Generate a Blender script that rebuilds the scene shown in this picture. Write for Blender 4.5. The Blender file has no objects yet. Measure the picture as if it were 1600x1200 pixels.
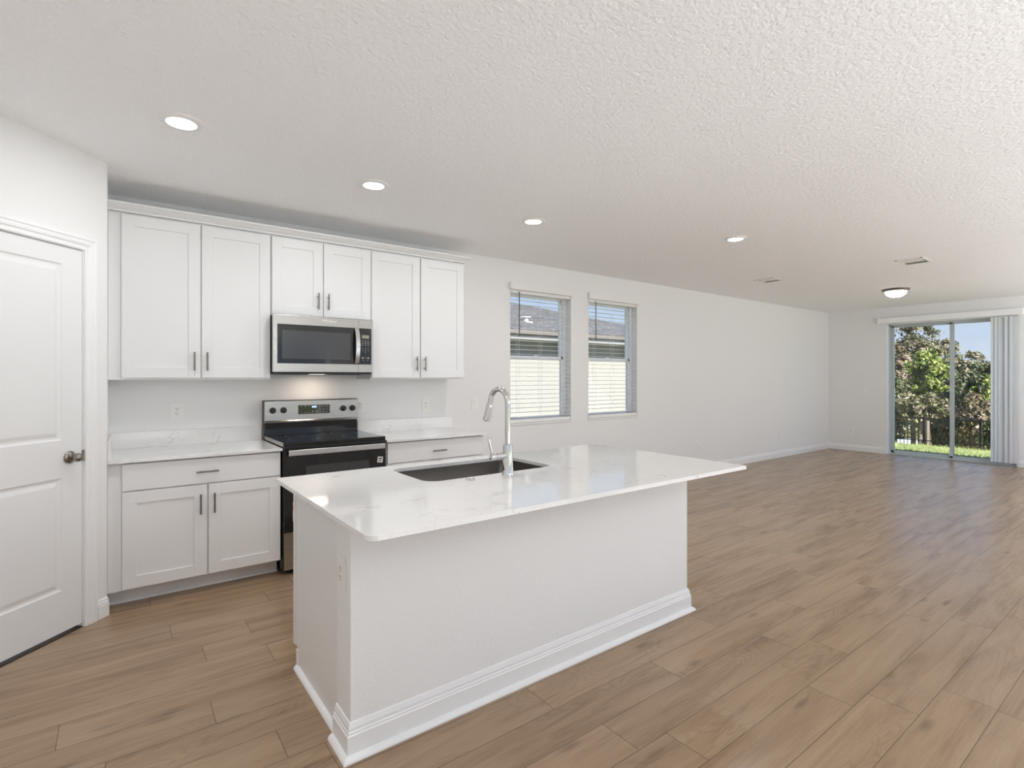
import bpy, bmesh, math, random
from mathutils import Vector, Matrix
random.seed(7)
sc = bpy.context.scene
COL = sc.collection
PI = math.pi

# ------------------------------------------------------------------ camera
FPX = 825.42
cam_d = bpy.data.cameras.new('camera')
cam = bpy.data.objects.new('camera', cam_d)
COL.objects.link(cam)
cam.location = (-0.0247, -4.556, 1.3905)
cam.rotation_euler = (PI / 2, 0, -0.6437)
cam_d.sensor_fit = 'HORIZONTAL'
cam_d.sensor_width = 36.0
cam_d.lens = 36.0 * FPX / 1600.0
cam_d.shift_y = -(600 - 589.4) / 1600.0
cam_d.clip_start = 0.05
cam_d.clip_end = 400
sc.camera = cam

# ------------------------------------------------------------------ world, sun, exposure
sc.view_settings.view_transform = 'Standard'
sc.view_settings.look = 'None'
sc.view_settings.exposure = 0.36
sc.view_settings.gamma = 1.0
sc.view_settings.use_curve_mapping = False
sc.cycles.max_bounces = 12
sc.cycles.diffuse_bounces = 8
sc.cycles.glossy_bounces = 5
sc.cycles.transmission_bounces = 8
sc.cycles.transparent_max_bounces = 12
sc.cycles.caustics_reflective = False
sc.cycles.caustics_refractive = False
sc.cycles.sample_clamp_indirect = 6.0

world = bpy.data.worlds.new('world')
sc.world = world
world.use_nodes = True
wn = world.node_tree
wn.nodes.clear()
wo = wn.nodes.new('ShaderNodeOutputWorld')
wb = wn.nodes.new('ShaderNodeBackground')
wt = wn.nodes.new('ShaderNodeTexCoord')
wx = wn.nodes.new('ShaderNodeSeparateXYZ')
wr = wn.nodes.new('ShaderNodeValToRGB')
we = wr.color_ramp.elements
we[0].position = 0.0; we[0].color = (0.66, 0.74, 0.86, 1)
we[1].position = 0.75; we[1].color = (0.16, 0.34, 0.80, 1)
wq = we.new(0.16); wq.color = (0.50, 0.66, 0.90, 1)
wq = we.new(0.36); wq.color = (0.32, 0.52, 0.86, 1)
wn.links.new(wt.outputs['Generated'], wx.inputs[0])
wn.links.new(wx.outputs['Z'], wr.inputs[0])
wb.inputs['Strength'].default_value = 0.80
wn.links.new(wr.outputs[0], wb.inputs[0])
wn.links.new(wb.outputs[0], wo.inputs[0])

sun_d = bpy.data.lights.new('sun', 'SUN')
sun_d.energy = 9.0
sun_d.angle = math.radians(0.6)
sun_d.color = (1.0, 0.98, 0.945)
sun = bpy.data.objects.new('sun', sun_d)
COL.objects.link(sun)
sun.rotation_euler = Vector((0.36, 0.71, -0.60)).to_track_quat('-Z', 'Y').to_euler()

CAN_POWER = 5.4
CAN_COL = (0.96, 0.98, 1.0)
DOME_POWER = 3.5
FILL_PENDANT_POWER = 21.0

# ------------------------------------------------------------------ materials
def newmat(name):
    m = bpy.data.materials.new(name)
    m.use_nodes = True
    nt = m.node_tree
    b = nt.nodes['Principled BSDF']
    return m, nt, b

def N(nt, t, **kw):
    n = nt.nodes.new(t)
    for k, v in kw.items():
        if k.startswith('i_'):
            key = k[2:]
            n.inputs[int(key) if key.isdigit() else key].default_value = v
        else:
            setattr(n, k, v)
    return n

def coords(nt, scale=(1, 1, 1), kind='Object'):
    tc = N(nt, 'ShaderNodeTexCoord')
    mp = N(nt, 'ShaderNodeMapping')
    mp.inputs['Scale'].default_value = scale
    nt.links.new(tc.outputs[kind], mp.inputs[0])
    return mp.outputs[0]

def bump(nt, b, vec, scale, dist, strength=1.0, detail=3, rough=0.6):
    n = N(nt, 'ShaderNodeTexNoise', i_Scale=scale, i_Detail=detail, i_Roughness=rough)
    nt.links.new(vec, n.inputs['Vector'])
    bp = N(nt, 'ShaderNodeBump', i_Strength=strength, i_Distance=dist)
    nt.links.new(n.outputs[0], bp.inputs['Height'])
    nt.links.new(bp.outputs[0], b.inputs['Normal'])
    return n

def simple(name, col, rough=0.5, metal=0.0, bump_scale=None, bump_dist=0.0, coat=0.0, var=0.0, spec=0.5, strength=1.0):
    m, nt, b = newmat(name)
    b.inputs['Roughness'].default_value = rough
    b.inputs['Metallic'].default_value = metal
    b.inputs['Coat Weight'].default_value = coat
    b.inputs['Specular IOR Level'].default_value = spec
    v = coords(nt)
    n = N(nt, 'ShaderNodeTexNoise', i_Scale=3.0, i_Detail=2.0)
    nt.links.new(v, n.inputs['Vector'])
    mx = N(nt, 'ShaderNodeMix', data_type='RGBA')
    mx.inputs['A'].default_value = (*[c * (1 - var) for c in col], 1)
    mx.inputs['B'].default_value = (*[min(1, c * (1 + var)) for c in col], 1)
    nt.links.new(n.outputs[0], mx.inputs['Factor'])
    nt.links.new(mx.outputs['Result'], b.inputs['Base Color'])
    if bump_scale:
        bump(nt, b, v, bump_scale, bump_dist, strength)
    return m

M = {}
M['wall'] = simple('wall_paint', (0.83, 0.83, 0.828), 0.75, bump_scale=70, bump_dist=0.0022, strength=0.7)
M['ceiling'] = simple('ceiling_texture_paint', (0.94, 0.945, 0.95), 0.85, bump_scale=42, bump_dist=0.009, strength=1.0)
M['trim'] = simple('white_trim_paint', (0.86, 0.862, 0.865), 0.4)
M['cabinet'] = simple('cabinet_white', (0.80, 0.80, 0.80), 0.42)
M['door'] = simple('door_white', (0.82, 0.823, 0.825), 0.45)
M['plastic'] = simple('white_plastic', (0.86, 0.85, 0.83), 0.35)
M['vinyl'] = simple('white_vinyl', (0.90, 0.91, 0.92), 0.35)
M['door_gap_shade'] = simple('dark_gap_shade', (0.03, 0.02, 0.014), 0.8)
M['slot'] = simple('dark_slot', (0.10, 0.09, 0.085), 0.6)
M['blackgloss'] = simple('black_glass', (0.012, 0.012, 0.013), 0.06, coat=0.3)
M['blackenamel'] = simple('black_enamel', (0.015, 0.015, 0.016), 0.22)
M['blackmatte'] = simple('black_plastic', (0.02, 0.02, 0.02), 0.45)
M['chrome'] = simple('chrome', (0.68, 0.68, 0.68), 0.05, 1.0)
M['nickel'] = simple('satin_nickel', (0.24, 0.225, 0.205), 0.32, 1.0)
M['bronze'] = simple('brushed_nickel_knob', (0.30, 0.275, 0.245), 0.25, 1.0)
M['grey'] = simple('grey_aluminium', (0.50, 0.55, 0.56), 0.4)
M['gasket'] = simple('dark_gap', (0.05, 0.048, 0.045), 0.8)
M['marble'] = simple('sill_marble', (0.80, 0.80, 0.80), 0.2, var=0.05)

def steel(name, axis, col=(0.44, 0.42, 0.395), rough=0.28):
    m, nt, b = newmat(name)
    sc_ = [4, 4, 4]
    for a in range(3):
        if a != axis:
            sc_[a] = 900
    v = coords(nt, tuple(sc_))
    b.inputs['Metallic'].default_value = 1.0
    b.inputs['Base Color'].default_value = (*col, 1)
    n = N(nt, 'ShaderNodeTexNoise', i_Scale=1.0, i_Detail=2.0)
    nt.links.new(v, n.inputs['Vector'])
    mr = N(nt, 'ShaderNodeMapRange')
    mr.inputs['To Min'].default_value = rough - 0.06
    mr.inputs['To Max'].default_value = rough + 0.08
    nt.links.new(n.outputs[0], mr.inputs[0])
    nt.links.new(mr.outputs[0], b.inputs['Roughness'])
    bp = N(nt, 'ShaderNodeBump', i_Strength=0.12, i_Distance=0.0006)
    nt.links.new(n.outputs[0], bp.inputs['Height'])
    nt.links.new(bp.outputs[0], b.inputs['Normal'])
    return m
M['steel'] = steel('brushed_steel', 0)
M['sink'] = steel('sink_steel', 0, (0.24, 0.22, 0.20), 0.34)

def emit(name, col, s):
    m, nt, b = newmat(name)
    b.inputs['Base Color'].default_value = (0.8, 0.8, 0.78, 1)
    b.inputs['Emission Color'].default_value = (*col, 1)
    b.inputs['Emission Strength'].default_value = s
    return m
M['lens'] = emit('lamp_diffuser', (1.0, 0.96, 0.9), 4.0)
M['dome'] = emit('dome_glass', (1.0, 0.97, 0.92), 2.6)
M['led'] = emit('blue_display', (0.25, 0.45, 1.0), 3.0)

def quartz():
    m, nt, b = newmat('white_quartz')
    v = coords(nt)
    n0 = N(nt, 'ShaderNodeTexNoise', i_Scale=2.2, i_Detail=5.0, i_Roughness=0.7, i_Distortion=1.2)
    nt.links.new(v, n0.inputs['Vector'])
    r0 = N(nt, 'ShaderNodeValToRGB')
    r0.color_ramp.elements[0].position = 0.485
    r0.color_ramp.elements[0].color = (1, 1, 1, 1)
    r0.color_ramp.elements[1].position = 0.515
    r0.color_ramp.elements[1].color = (1, 1, 1, 1)
    e = r0.color_ramp.elements.new(0.5)
    e.color = (0.0, 0.0, 0.0, 1)
    nt.links.new(n0.outputs[0], r0.inputs[0])
    n1 = N(nt, 'ShaderNodeTexNoise', i_Scale=5.0, i_Detail=4.0)
    nt.links.new(v, n1.inputs['Vector'])
    r1 = N(nt, 'ShaderNodeMapRange')
    r1.inputs['From Min'].default_value = 0.52
    r1.inputs['From Max'].default_value = 0.66
    nt.links.new(n1.outputs[0], r1.inputs[0])
    inv = N(nt, 'ShaderNodeMath', operation='SUBTRACT')
    inv.inputs[0].default_value = 1.0
    nt.links.new(r0.outputs[0], inv.inputs[1])
    mul = N(nt, 'ShaderNodeMath', operation='MULTIPLY')
    nt.links.new(inv.outputs[0], mul.inputs[0])
    nt.links.new(r1.outputs[0], mul.inputs[1])
    mul2 = N(nt, 'ShaderNodeMath', operation='MULTIPLY')
    mul2.inputs[1].default_value = 0.55
    nt.links.new(mul.outputs[0], mul2.inputs[0])
    n2 = N(nt, 'ShaderNodeTexNoise', i_Scale=3.0, i_Detail=3.0)
    nt.links.new(v, n2.inputs['Vector'])
    base = N(nt, 'ShaderNodeMix', data_type='RGBA')
    base.inputs['A'].default_value = (0.80, 0.795, 0.785, 1)
    base.inputs['B'].default_value = (0.73, 0.72, 0.705, 1)
    nt.links.new(n2.outputs[0], base.inputs['Factor'])
    mx = N(nt, 'ShaderNodeMix', data_type='RGBA')
    mx.inputs['B'].default_value = (0.36, 0.33, 0.31, 1)
    nt.links.new(mul2.outputs[0], mx.inputs['Factor'])
    nt.links.new(base.outputs['Result'], mx.inputs['A'])
    nt.links.new(mx.outputs['Result'], b.inputs['Base Color'])
    b.inputs['Roughness'].default_value = 0.07
    b.inputs['Specular IOR Level'].default_value = 0.6
    return m
M['quartz'] = quartz()

def floor_mat():
    """Oak-look planks 0.186 wide, 1.22 long, running along x."""
    m, nt, b = newmat('oak_plank_floor')
    L = nt.links.new
    tc = N(nt, 'ShaderNodeTexCoord')
    sp = N(nt, 'ShaderNodeSeparateXYZ')
    L(tc.outputs['Object'], sp.inputs[0])
    def math_(op, a, b_=None, c=None):
        n = N(nt, 'ShaderNodeMath', operation=op)
        for i, x in enumerate((a, b_, c)):
            if x is None:
                continue
            if isinstance(x, (int, float)):
                n.inputs[i].default_value = x
            else:
                L(x, n.inputs[i])
        return n.outputs[0]
    W, LEN = 0.186, 1.22
    v = math_('DIVIDE', math_('ADD', sp.outputs[1], 3.451 + W * 200), W)
    row = math_('FLOOR', v)
    fv = math_('FRACT', v)
    wn_ = N(nt, 'ShaderNodeTexWhiteNoise', noise_dimensions='1D')
    L(row, wn_.inputs['W'])
    u = math_('DIVIDE', math_('ADD', sp.outputs[0], math_('MULTIPLY', wn_.outputs['Value'], 7.3)), LEN)
    u = math_('ADD', u, 50.0)
    colm = math_('FLOOR', u)
    fu = math_('FRACT', u)
    cmb = N(nt, 'ShaderNodeCombineXYZ')
    L(row, cmb.inputs[0]); L(colm, cmb.inputs[1])
    w2 = N(nt, 'ShaderNodeTexWhiteNoise', noise_dimensions='3D')
    L(cmb.outputs[0], w2.inputs['Vector'])
    # seams
    ev = math_('MULTIPLY', math_('MINIMUM', fv, math_('SUBTRACT', 1.0, fv)), W)
    eu = math_('MULTIPLY', math_('MINIMUM', fu, math_('SUBTRACT', 1.0, fu)), LEN)
    edge = math_('MINIMUM', ev, eu)
    seam = N(nt, 'ShaderNodeMapRange')
    seam.inputs['From Min'].default_value = 0.0006
    seam.inputs['From Max'].default_value = 0.0022
    L(edge, seam.inputs[0])
    # grain coordinates: stretched along x, shifted per plank
    off = N(nt, 'ShaderNodeVectorMath', operation='SCALE')
    off.inputs['Scale'].default_value = 37.0
    L(w2.outputs['Color'], off.inputs[0])
    add = N(nt, 'ShaderNodeVectorMath', operation='ADD')
    L(tc.outputs['Object'], add.inputs[0]); L(off.outputs[0], add.inputs[1])
    def stretched(sx, sy):
        mp = N(nt, 'ShaderNodeMapping')
        mp.inputs['Scale'].default_value = (sx, sy, 1)
        L(add.outputs[0], mp.inputs[0])
        return mp.outputs[0]
    broad = N(nt, 'ShaderNodeTexNoise', i_Scale=1.0, i_Detail=4.0, i_Roughness=0.6, i_Distortion=0.6)
    L(stretched(1.2, 11.0), broad.inputs['Vector'])
    fine = N(nt, 'ShaderNodeTexNoise', i_Scale=1.0, i_Detail=5.0, i_Roughness=0.7)
    L(stretched(7.0, 170.0), fine.inputs['Vector'])
    # cathedral figure: rings of a distorted, stretched field
    fld = N(nt, 'ShaderNodeTexNoise', i_Scale=1.0, i_Detail=1.5, i_Roughness=0.45, i_Distortion=0.4)
    L(stretched(1.5, 7.5), fld.inputs['Vector'])
    ring = math_('SINE', math_('MULTIPLY', fld.outputs[0], 130.0))
    ring = math_('MULTIPLY_ADD', ring, 0.5, 0.5)
    ring = math_('POWER', ring, 3.0)
    msk = N(nt, 'ShaderNodeTexNoise', i_Scale=1.0, i_Detail=2.0)
    L(stretched(1.1, 5.0), msk.inputs['Vector'])
    mk_ = N(nt, 'ShaderNodeMapRange')
    mk_.inputs['From Min'].default_value = 0.47
    mk_.inputs['From Max'].default_value = 0.62
    L(msk.outputs[0], mk_.inputs[0])
    ringm = math_('MULTIPLY', ring, mk_.outputs[0])
    # knots
    kn = N(nt, 'ShaderNodeTexVoronoi', feature='F1', i_Scale=1.0)
    L(stretched(1.7, 6.0), kn.inputs['Vector'])
    km = N(nt, 'ShaderNodeMapRange')
    km.inputs['From Min'].default_value = 0.14
    km.inputs['From Max'].default_value = 0.03
    L(kn.outputs['Distance'], km.inputs[0])
    # colour
    cr = N(nt, 'ShaderNodeValToRGB')
    els = cr.color_ramp.elements
    els[0].position = 0.25; els[0].color = (0.225, 0.140, 0.078, 1)
    els[1].position = 0.78; els[1].color = (0.410, 0.290, 0.186, 1)
    e = els.new(0.5); e.color = (0.335, 0.225, 0.136, 1)
    L(broad.outputs[0], cr.inputs[0])
    plank = N(nt, 'ShaderNodeMapRange')
    plank.inputs['To Min'].default_value = 0.96
    plank.inputs['To Max'].default_value = 1.05
    L(w2.outputs['Value'], plank.inputs[0])
    gf = N(nt, 'ShaderNodeMapRange')
    gf.inputs['From Min'].default_value = 0.3
    gf.inputs['From Max'].default_value = 0.7
    gf.inputs['To Min'].default_value = 0.90
    gf.inputs['To Max'].default_value = 1.07
    L(fine.outputs[0], gf.inputs[0])
    k = math_('MULTIPLY', plank.outputs[0], gf.outputs[0])
    k = math_('MULTIPLY', k, math_('SUBTRACT', 1.0, math_('MULTIPLY', ringm, 0.13)))
    k = math_('MULTIPLY', k, math_('SUBTRACT', 1.0, math_('MULTIPLY', km.outputs[0], 0.35)))
    k = math_('MULTIPLY', k, math_('MULTIPLY_ADD', seam.outputs[0], 0.6, 0.4))
    sv = N(nt, 'ShaderNodeVectorMath', operation='SCALE')
    L(cr.outputs[0], sv.inputs[0]); L(k, sv.inputs['Scale'])
    L(sv.outputs[0], b.inputs['Base Color'])
    b.inputs['Roughness'].default_value = 0.27
    b.inputs['Specular IOR Level'].default_value = 0.6
    hb = math_('ADD', math_('MULTIPLY', fine.outputs[0], 0.25), math_('MULTIPLY', seam.outputs[0], 0.6))
    hb = math_('SUBTRACT', hb, math_('MULTIPLY', ringm, 0.45))
    bp = N(nt, 'ShaderNodeBump', i_Strength=0.2, i_Distance=0.0005)
    L(hb, bp.inputs['Height'])
    L(bp.outputs[0], b.inputs['Normal'])
    return m
M['floor'] = floor_mat()

def glass_mat():
    m = bpy.data.materials.new('clear_window_glass')
    m.use_nodes = True
    nt = m.node_tree
    nt.nodes.clear()
    o = N(nt, 'ShaderNodeOutputMaterial')
    t = N(nt, 'ShaderNodeBsdfTransparent')
    t.inputs[0].default_value = (0.985, 0.99, 0.99, 1)
    g = N(nt, 'ShaderNodeBsdfGlossy')
    g.inputs['Roughness'].default_value = 0.02
    fr = N(nt, 'ShaderNodeFresnel')
    ge = N(nt, 'ShaderNodeNewGeometry')
    io = N(nt, 'ShaderNodeMapRange')
    io.inputs['To Min'].default_value = 1.45
    io.inputs['To Max'].default_value = 1 / 1.45
    nt.links.new(ge.outputs['Backfacing'], io.inputs[0])
    nt.links.new(io.outputs[0], fr.inputs['IOR'])
    mx = N(nt, 'ShaderNodeMixShader')
    nt.links.new(fr.outputs[0], mx.inputs[0])
    nt.links.new(t.outputs[0], mx.inputs[1])
    nt.links.new(g.outputs[0], mx.inputs[2])
    nt.links.new(mx.outputs[0], o.inputs[0])
    return m
M['glass'] = glass_mat()

def slat_mat():
    m, nt, b = newmat('blind_slat')
    b.inputs['Base Color'].default_value = (0.84, 0.835, 0.82, 1)
    b.inputs['Roughness'].default_value = 0.5
    b.inputs['Transmission Weight'].default_value = 0.0
    return m
M['slat'] = slat_mat()

def vane_mat():
    m = bpy.data.materials.new('translucent_vane')
    m.use_nodes = True
    nt = m.node_tree
    nt.nodes.clear()
    o = N(nt, 'ShaderNodeOutputMaterial')
    d = N(nt, 'ShaderNodeBsdfDiffuse'); d.inputs[0].default_value = (0.86, 0.87, 0.88, 1)
    t = N(nt, 'ShaderNodeBsdfTranslucent'); t.inputs[0].default_value = (0.90, 0.92, 0.95, 1)
    mx = N(nt, 'ShaderNodeMixShader'); mx.inputs[0].default_value = 0.55
    nt.links.new(d.outputs[0], mx.inputs[1]); nt.links.new(t.outputs[0], mx.inputs[2])
    nt.links.new(mx.outputs[0], o.inputs[0])
    return m
M['vane'] = vane_mat()

def shingle_mat():
    m, nt, b = newmat('grey_shingle_roof')
    v = coords(nt, (1.0, 1.0, 1.0))
    br = N(nt, 'ShaderNodeTexBrick', i_Scale=3.0)
    br.inputs['Color1'].default_value = (0.12, 0.115, 0.115, 1)
    br.inputs['Color2'].default_value = (0.22, 0.21, 0.205, 1)
    br.inputs['Mortar'].default_value = (0.09, 0.09, 0.09, 1)
    br.inputs['Mortar Size'].default_value = 0.03
    br.inputs['Brick Width'].default_value = 0.6
    br.inputs['Row Height'].default_value = 0.35
    nt.links.new(v, br.inputs['Vector'])
    n = N(nt, 'ShaderNodeTexNoise', i_Scale=14.0, i_Detail=3.0)
    nt.links.new(v, n.inputs['Vector'])
    mx = N(nt, 'ShaderNodeMix', data_type='RGBA', blend_type='MULTIPLY')
    mx.inputs['Factor'].default_value = 0.7
    nt.links.new(br.outputs[0], mx.inputs['A'])
    nt.links.new(n.outputs['Color'], mx.inputs['B'])
    nt.links.new(mx.outputs['Result'], b.inputs['Base Color'])
    b.inputs['Roughness'].default_value = 0.9
    return m
M['shingle'] = shingle_mat()
M['stucco'] = simple('cream_stucco', (0.34, 0.325, 0.29), 0.9, bump_scale=60, bump_dist=0.004, var=0.03)
M['fascia'] = simple('fascia_paint', (0.30, 0.295, 0.29), 0.5)
M['soffit'] = simple('soffit_paint', (0.30, 0.28, 0.25), 0.8)
M['iron'] = simple('black_iron', (0.004, 0.004, 0.004), 0.7, spec=0.2)
M['bark'] = simple('grey_bark', (0.22, 0.18, 0.14), 0.9, bump_scale=30, bump_dist=0.02, var=0.3)
M['tyre'] = simple('tyre_rubber', (0.02, 0.02, 0.02), 0.8)
M['carpaint'] = simple('blue_tinted_white_paint', (0.62, 0.66, 0.72), 0.2, coat=0.6)  # white body, with its blue reflections put into the base colour
M['carglass'] = simple('dark_car_glass', (0.02, 0.05, 0.14), 0.05, coat=0.5)
M['duct_shade'] = simple('duct_shade_grey', (0.07, 0.07, 0.07), 0.6)
M['asphalt'] = simple('asphalt', (0.35, 0.34, 0.32), 0.9, var=0.1)
M['concrete'] = simple('pale_concrete', (0.72, 0.71, 0.69), 0.9, var=0.05)
M['tag_paper'] = simple('paper_white', (0.85, 0.85, 0.83), 0.6)
M['tag_orange'] = simple('label_orange', (0.75, 0.22, 0.06), 0.6)
M['lcd'] = simple('lcd_grey', (0.28, 0.29, 0.23), 0.3)
M['ink'] = simple('grey_ink', (0.45, 0.45, 0.44), 0.6)
M['logo'] = simple('logo_silver', (0.80, 0.79, 0.77), 0.3, 0.6)
M['sash_grey'] = simple('sash_grey', (0.28, 0.30, 0.31), 0.5)

def lawn_mat():
    m, nt, b = newmat('lawn_grass')
    v = coords(nt)
    n = N(nt, 'ShaderNodeTexNoise', i_Scale=3.0, i_Detail=6.0, i_Roughness=0.8)
    nt.links.new(v, n.inputs['Vector'])
    cr = N(nt, 'ShaderNodeValToRGB')
    cr.color_ramp.elements[0].position = 0.35
    cr.color_ramp.elements[0].color = (0.20, 0.25, 0.08, 1)
    cr.color_ramp.elements[1].position = 0.65
    cr.color_ramp.elements[1].color = (0.38, 0.41, 0.17, 1)
    nt.links.new(n.outputs[0], cr.inputs[0])
    nt.links.new(cr.outputs[0], b.inputs['Base Color'])
    b.inputs['Roughness'].default_value = 0.9
    return m
M['lawn'] = lawn_mat()

def leaf_mat(name, c1, c2, c3, scale=0.7):
    m, nt, b = newmat(name)
    v = coords(nt)
    n = N(nt, 'ShaderNodeTexNoise', i_Scale=scale, i_Detail=3.0)
    nt.links.new(v, n.inputs['Vector'])
    cr = N(nt, 'ShaderNodeValToRGB')
    e = cr.color_ramp.elements
    e[0].position = 0.36; e[0].color = (*c1, 1)
    e[1].position = 0.66; e[1].color = (*c3, 1)
    x = e.new(0.5); x.color = (*c2, 1)
    nt.links.new(n.outputs[0], cr.inputs[0])
    n2 = N(nt, 'ShaderNodeTexNoise', i_Scale=9.0, i_Detail=2.0)
    nt.links.new(v, n2.inputs['Vector'])
    mr = N(nt, 'ShaderNodeMapRange')
    mr.inputs['From Min'].default_value = 0.3; mr.inputs['From Max'].default_value = 0.7
    mr.inputs['To Min'].default_value = 0.55; mr.inputs['To Max'].default_value = 1.5
    nt.links.new(n2.outputs[0], mr.inputs[0])
    sv = N(nt, 'ShaderNodeVectorMath', operation='SCALE')
    nt.links.new(cr.outputs[0], sv.inputs[0]); nt.links.new(mr.outputs[0], sv.inputs['Scale'])
    nt.links.new(sv.outputs[0], b.inputs['Base Color'])
    b.inputs['Roughness'].default_value = 0.55
    b.inputs['Specular IOR Level'].default_value = 0.3
    return m
M['leaf_olive'] = leaf_mat('olive_leaves', (0.074, 0.074, 0.031), (0.186, 0.180, 0.093), (0.322, 0.273, 0.205), 2.2)
M['leaf_green'] = leaf_mat('bright_green_leaves', (0.074, 0.105, 0.025), (0.211, 0.260, 0.062), (0.360, 0.372, 0.124), 2.2)
M['leaf_dark'] = leaf_mat('dark_green_leaves', (0.031, 0.050, 0.019), (0.099, 0.124, 0.050), (0.248, 0.229, 0.149), 2.2)
M['leaf_brown'] = leaf_mat('russet_leaves', (0.099, 0.074, 0.037), (0.223, 0.180, 0.112), (0.322, 0.260, 0.198), 2.2)
M['leaf_pale'] = leaf_mat('pale_scrub', (0.186, 0.174, 0.087), (0.310, 0.285, 0.174), (0.409, 0.372, 0.273), 1.5)

# ------------------------------------------------------------------ mesh helpers
class MB:
    """Collects shapes for ONE mesh."""
    def __init__(self):
        self.bm = bmesh.new()
    def box(self, x0, x1, y0, y1, z0, z1, bev=0.0, seg=2):
        r = bmesh.ops.create_cube(self.bm, size=1.0)
        vs = r['verts']
        for v in vs:
            v.co.x = x0 if v.co.x < 0 else x1
            v.co.y = y0 if v.co.y < 0 else y1
            v.co.z = z0 if v.co.z < 0 else z1
        if bev > 0:
            es = list({e for v in vs for e in v.link_edges})
            bmesh.ops.bevel(self.bm, geom=es, offset=bev, segments=seg, affect='EDGES', profile=0.6)
        return self
    def cyl(self, p0, p1, r0, r1=None, n=20, caps=True):
        p0, p1 = Vector(p0), Vector(p1)
        r1 = r0 if r1 is None else r1
        d = p1 - p0
        q = d.normalized().to_track_quat('Z', 'Y')
        a = [self.bm.verts.new(p0 + q @ Vector((r0 * math.cos(2 * PI * i / n), r0 * math.sin(2 * PI * i / n), 0))) for i in range(n)]
        b = [self.bm.verts.new(p1 + q @ Vector((r1 * math.cos(2 * PI * i / n), r1 * math.sin(2 * PI * i / n), 0))) for i in range(n)]
        for i in range(n):
            self.bm.faces.new((a[i], a[(i + 1) % n], b[(i + 1) % n], b[i]))
        if caps:
            self.bm.faces.new(a[::-1]); self.bm.faces.new(b)
        return self
    def lathe(self, prof, origin=(0, 0, 0), axis=(0, 0, 1), n=28):
        """prof: (radius, height along axis)"""
        o = Vector(origin)
        q = Vector(axis).normalized().to_track_quat('Z', 'Y')
        rings = []
        for r, h in prof:
            if r < 1e-6:
                rings.append([self.bm.verts.new(o + q @ Vector((0, 0, h)))])
            else:
                rings.append([self.bm.verts.new(o + q @ Vector((r * math.cos(2 * PI * i / n), r * math.sin(2 * PI * i / n), h))) for i in range(n)])
        for a, b in zip(rings, rings[1:]):
            for i in range(n):
                j = (i + 1) % n
                if len(a) == 1 and len(b) == 1:
                    break
                if len(a) == 1:
                    self.bm.faces.new((a[0], b[j], b[i]))
                elif len(b) == 1:
                    self.bm.faces.new((a[i], a[j], b[0]))
                else:
                    self.bm.faces.new((a[i], a[j], b[j], b[i]))
        return self
    def tube(self, pts, radii, n=16):
        pts = [Vector(p) for p in pts]
        if not hasattr(radii, '__len__'):
            radii = [radii] * len(pts)
        rings = []
        up = Vector((1, 0, 0))
        for i, p in enumerate(pts):
            t = (pts[min(i + 1, len(pts) - 1)] - pts[max(i - 1, 0)]).normalized()
            s = up - t * up.dot(t)
            if s.length < 1e-3:
                s = Vector((0, 1, 0)) - t * t.y
            s.normalize(); w = t.cross(s)
            rings.append([self.bm.verts.new(p + (s * math.cos(2 * PI * k / n) + w * math.sin(2 * PI * k / n)) * radii[i]) for k in range(n)])
        for a, b in zip(rings, rings[1:]):
            for k in range(n):
                self.bm.faces.new((a[k], a[(k + 1) % n], b[(k + 1) % n], b[k]))
        self.bm.faces.new(rings[0][::-1]); self.bm.faces.new(rings[-1])
        return self
    def sweep(self, prof, a, b, out, up=(0, 0, 1), m0=0.0, m1=0.0):
        """Prism: profile (o, u) pairs swept from a to b; o along 'out', u along 'up'. m0/m1: mitre (shift along the run per unit of o)."""
        a, b, out, up = Vector(a), Vector(b), Vector(out), Vector(up)
        t = (b - a).normalized()
        A = [self.bm.verts.new(a + out * o + up * u - t * (o * m0)) for o, u in prof]
        B = [self.bm.verts.new(b + out * o + up * u + t * (o * m1)) for o, u in prof]
        n = len(prof)
        for i in range(n):
            self.bm.faces.new((A[i], A[(i + 1) % n], B[(i + 1) % n], B[i]))
        self.bm.faces.new(A[::-1]); self.bm.faces.new(B)
        return self
    def prism(self, outline, z0, z1, bev=0.0):
        """outline in xy, extruded in z"""
        a = [self.bm.verts.new((x, y, z0)) for x, y in outline]
        b = [self.bm.verts.new((x, y, z1)) for x, y in outline]
        n = len(outline)
        for i in range(n):
            self.bm.faces.new((a[i], a[(i + 1) % n], b[(i + 1) % n], b[i]))
        self.bm.faces.new(a[::-1]); f = self.bm.faces.new(b)
        return self
    def quad(self, *p):
        self.bm.faces.new([self.bm.verts.new(q) for q in p])
        return self
    def text(self, s, size, place, extr=0.0004, shear=0.0):
        cu = bpy.data.curves.new('txt', 'FONT')
        cu.body = s; cu.size = size; cu.extrude = extr; cu.shear = shear
        cu.align_x = 'CENTER'; cu.align_y = 'CENTER'
        ob = bpy.data.objects.new('txt', cu)
        COL.objects.link(ob)
        dg = bpy.context.evaluated_depsgraph_get()
        me = bpy.data.meshes.new_from_object(ob.evaluated_get(dg))
        bpy.data.objects.remove(ob); bpy.data.curves.remove(cu)
        k = len(self.bm.verts)
        self.bm.from_mesh(me)
        self.bm.verts.ensure_lookup_table()
        for v in self.bm.verts[k:]:
            v.co = place @ v.co
        bpy.data.meshes.remove(me)
        return self

def wloc(o):
    v = Vector((0, 0, 0))
    while o is not None:
        v += o.location
        o = o.parent
    return v

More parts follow.
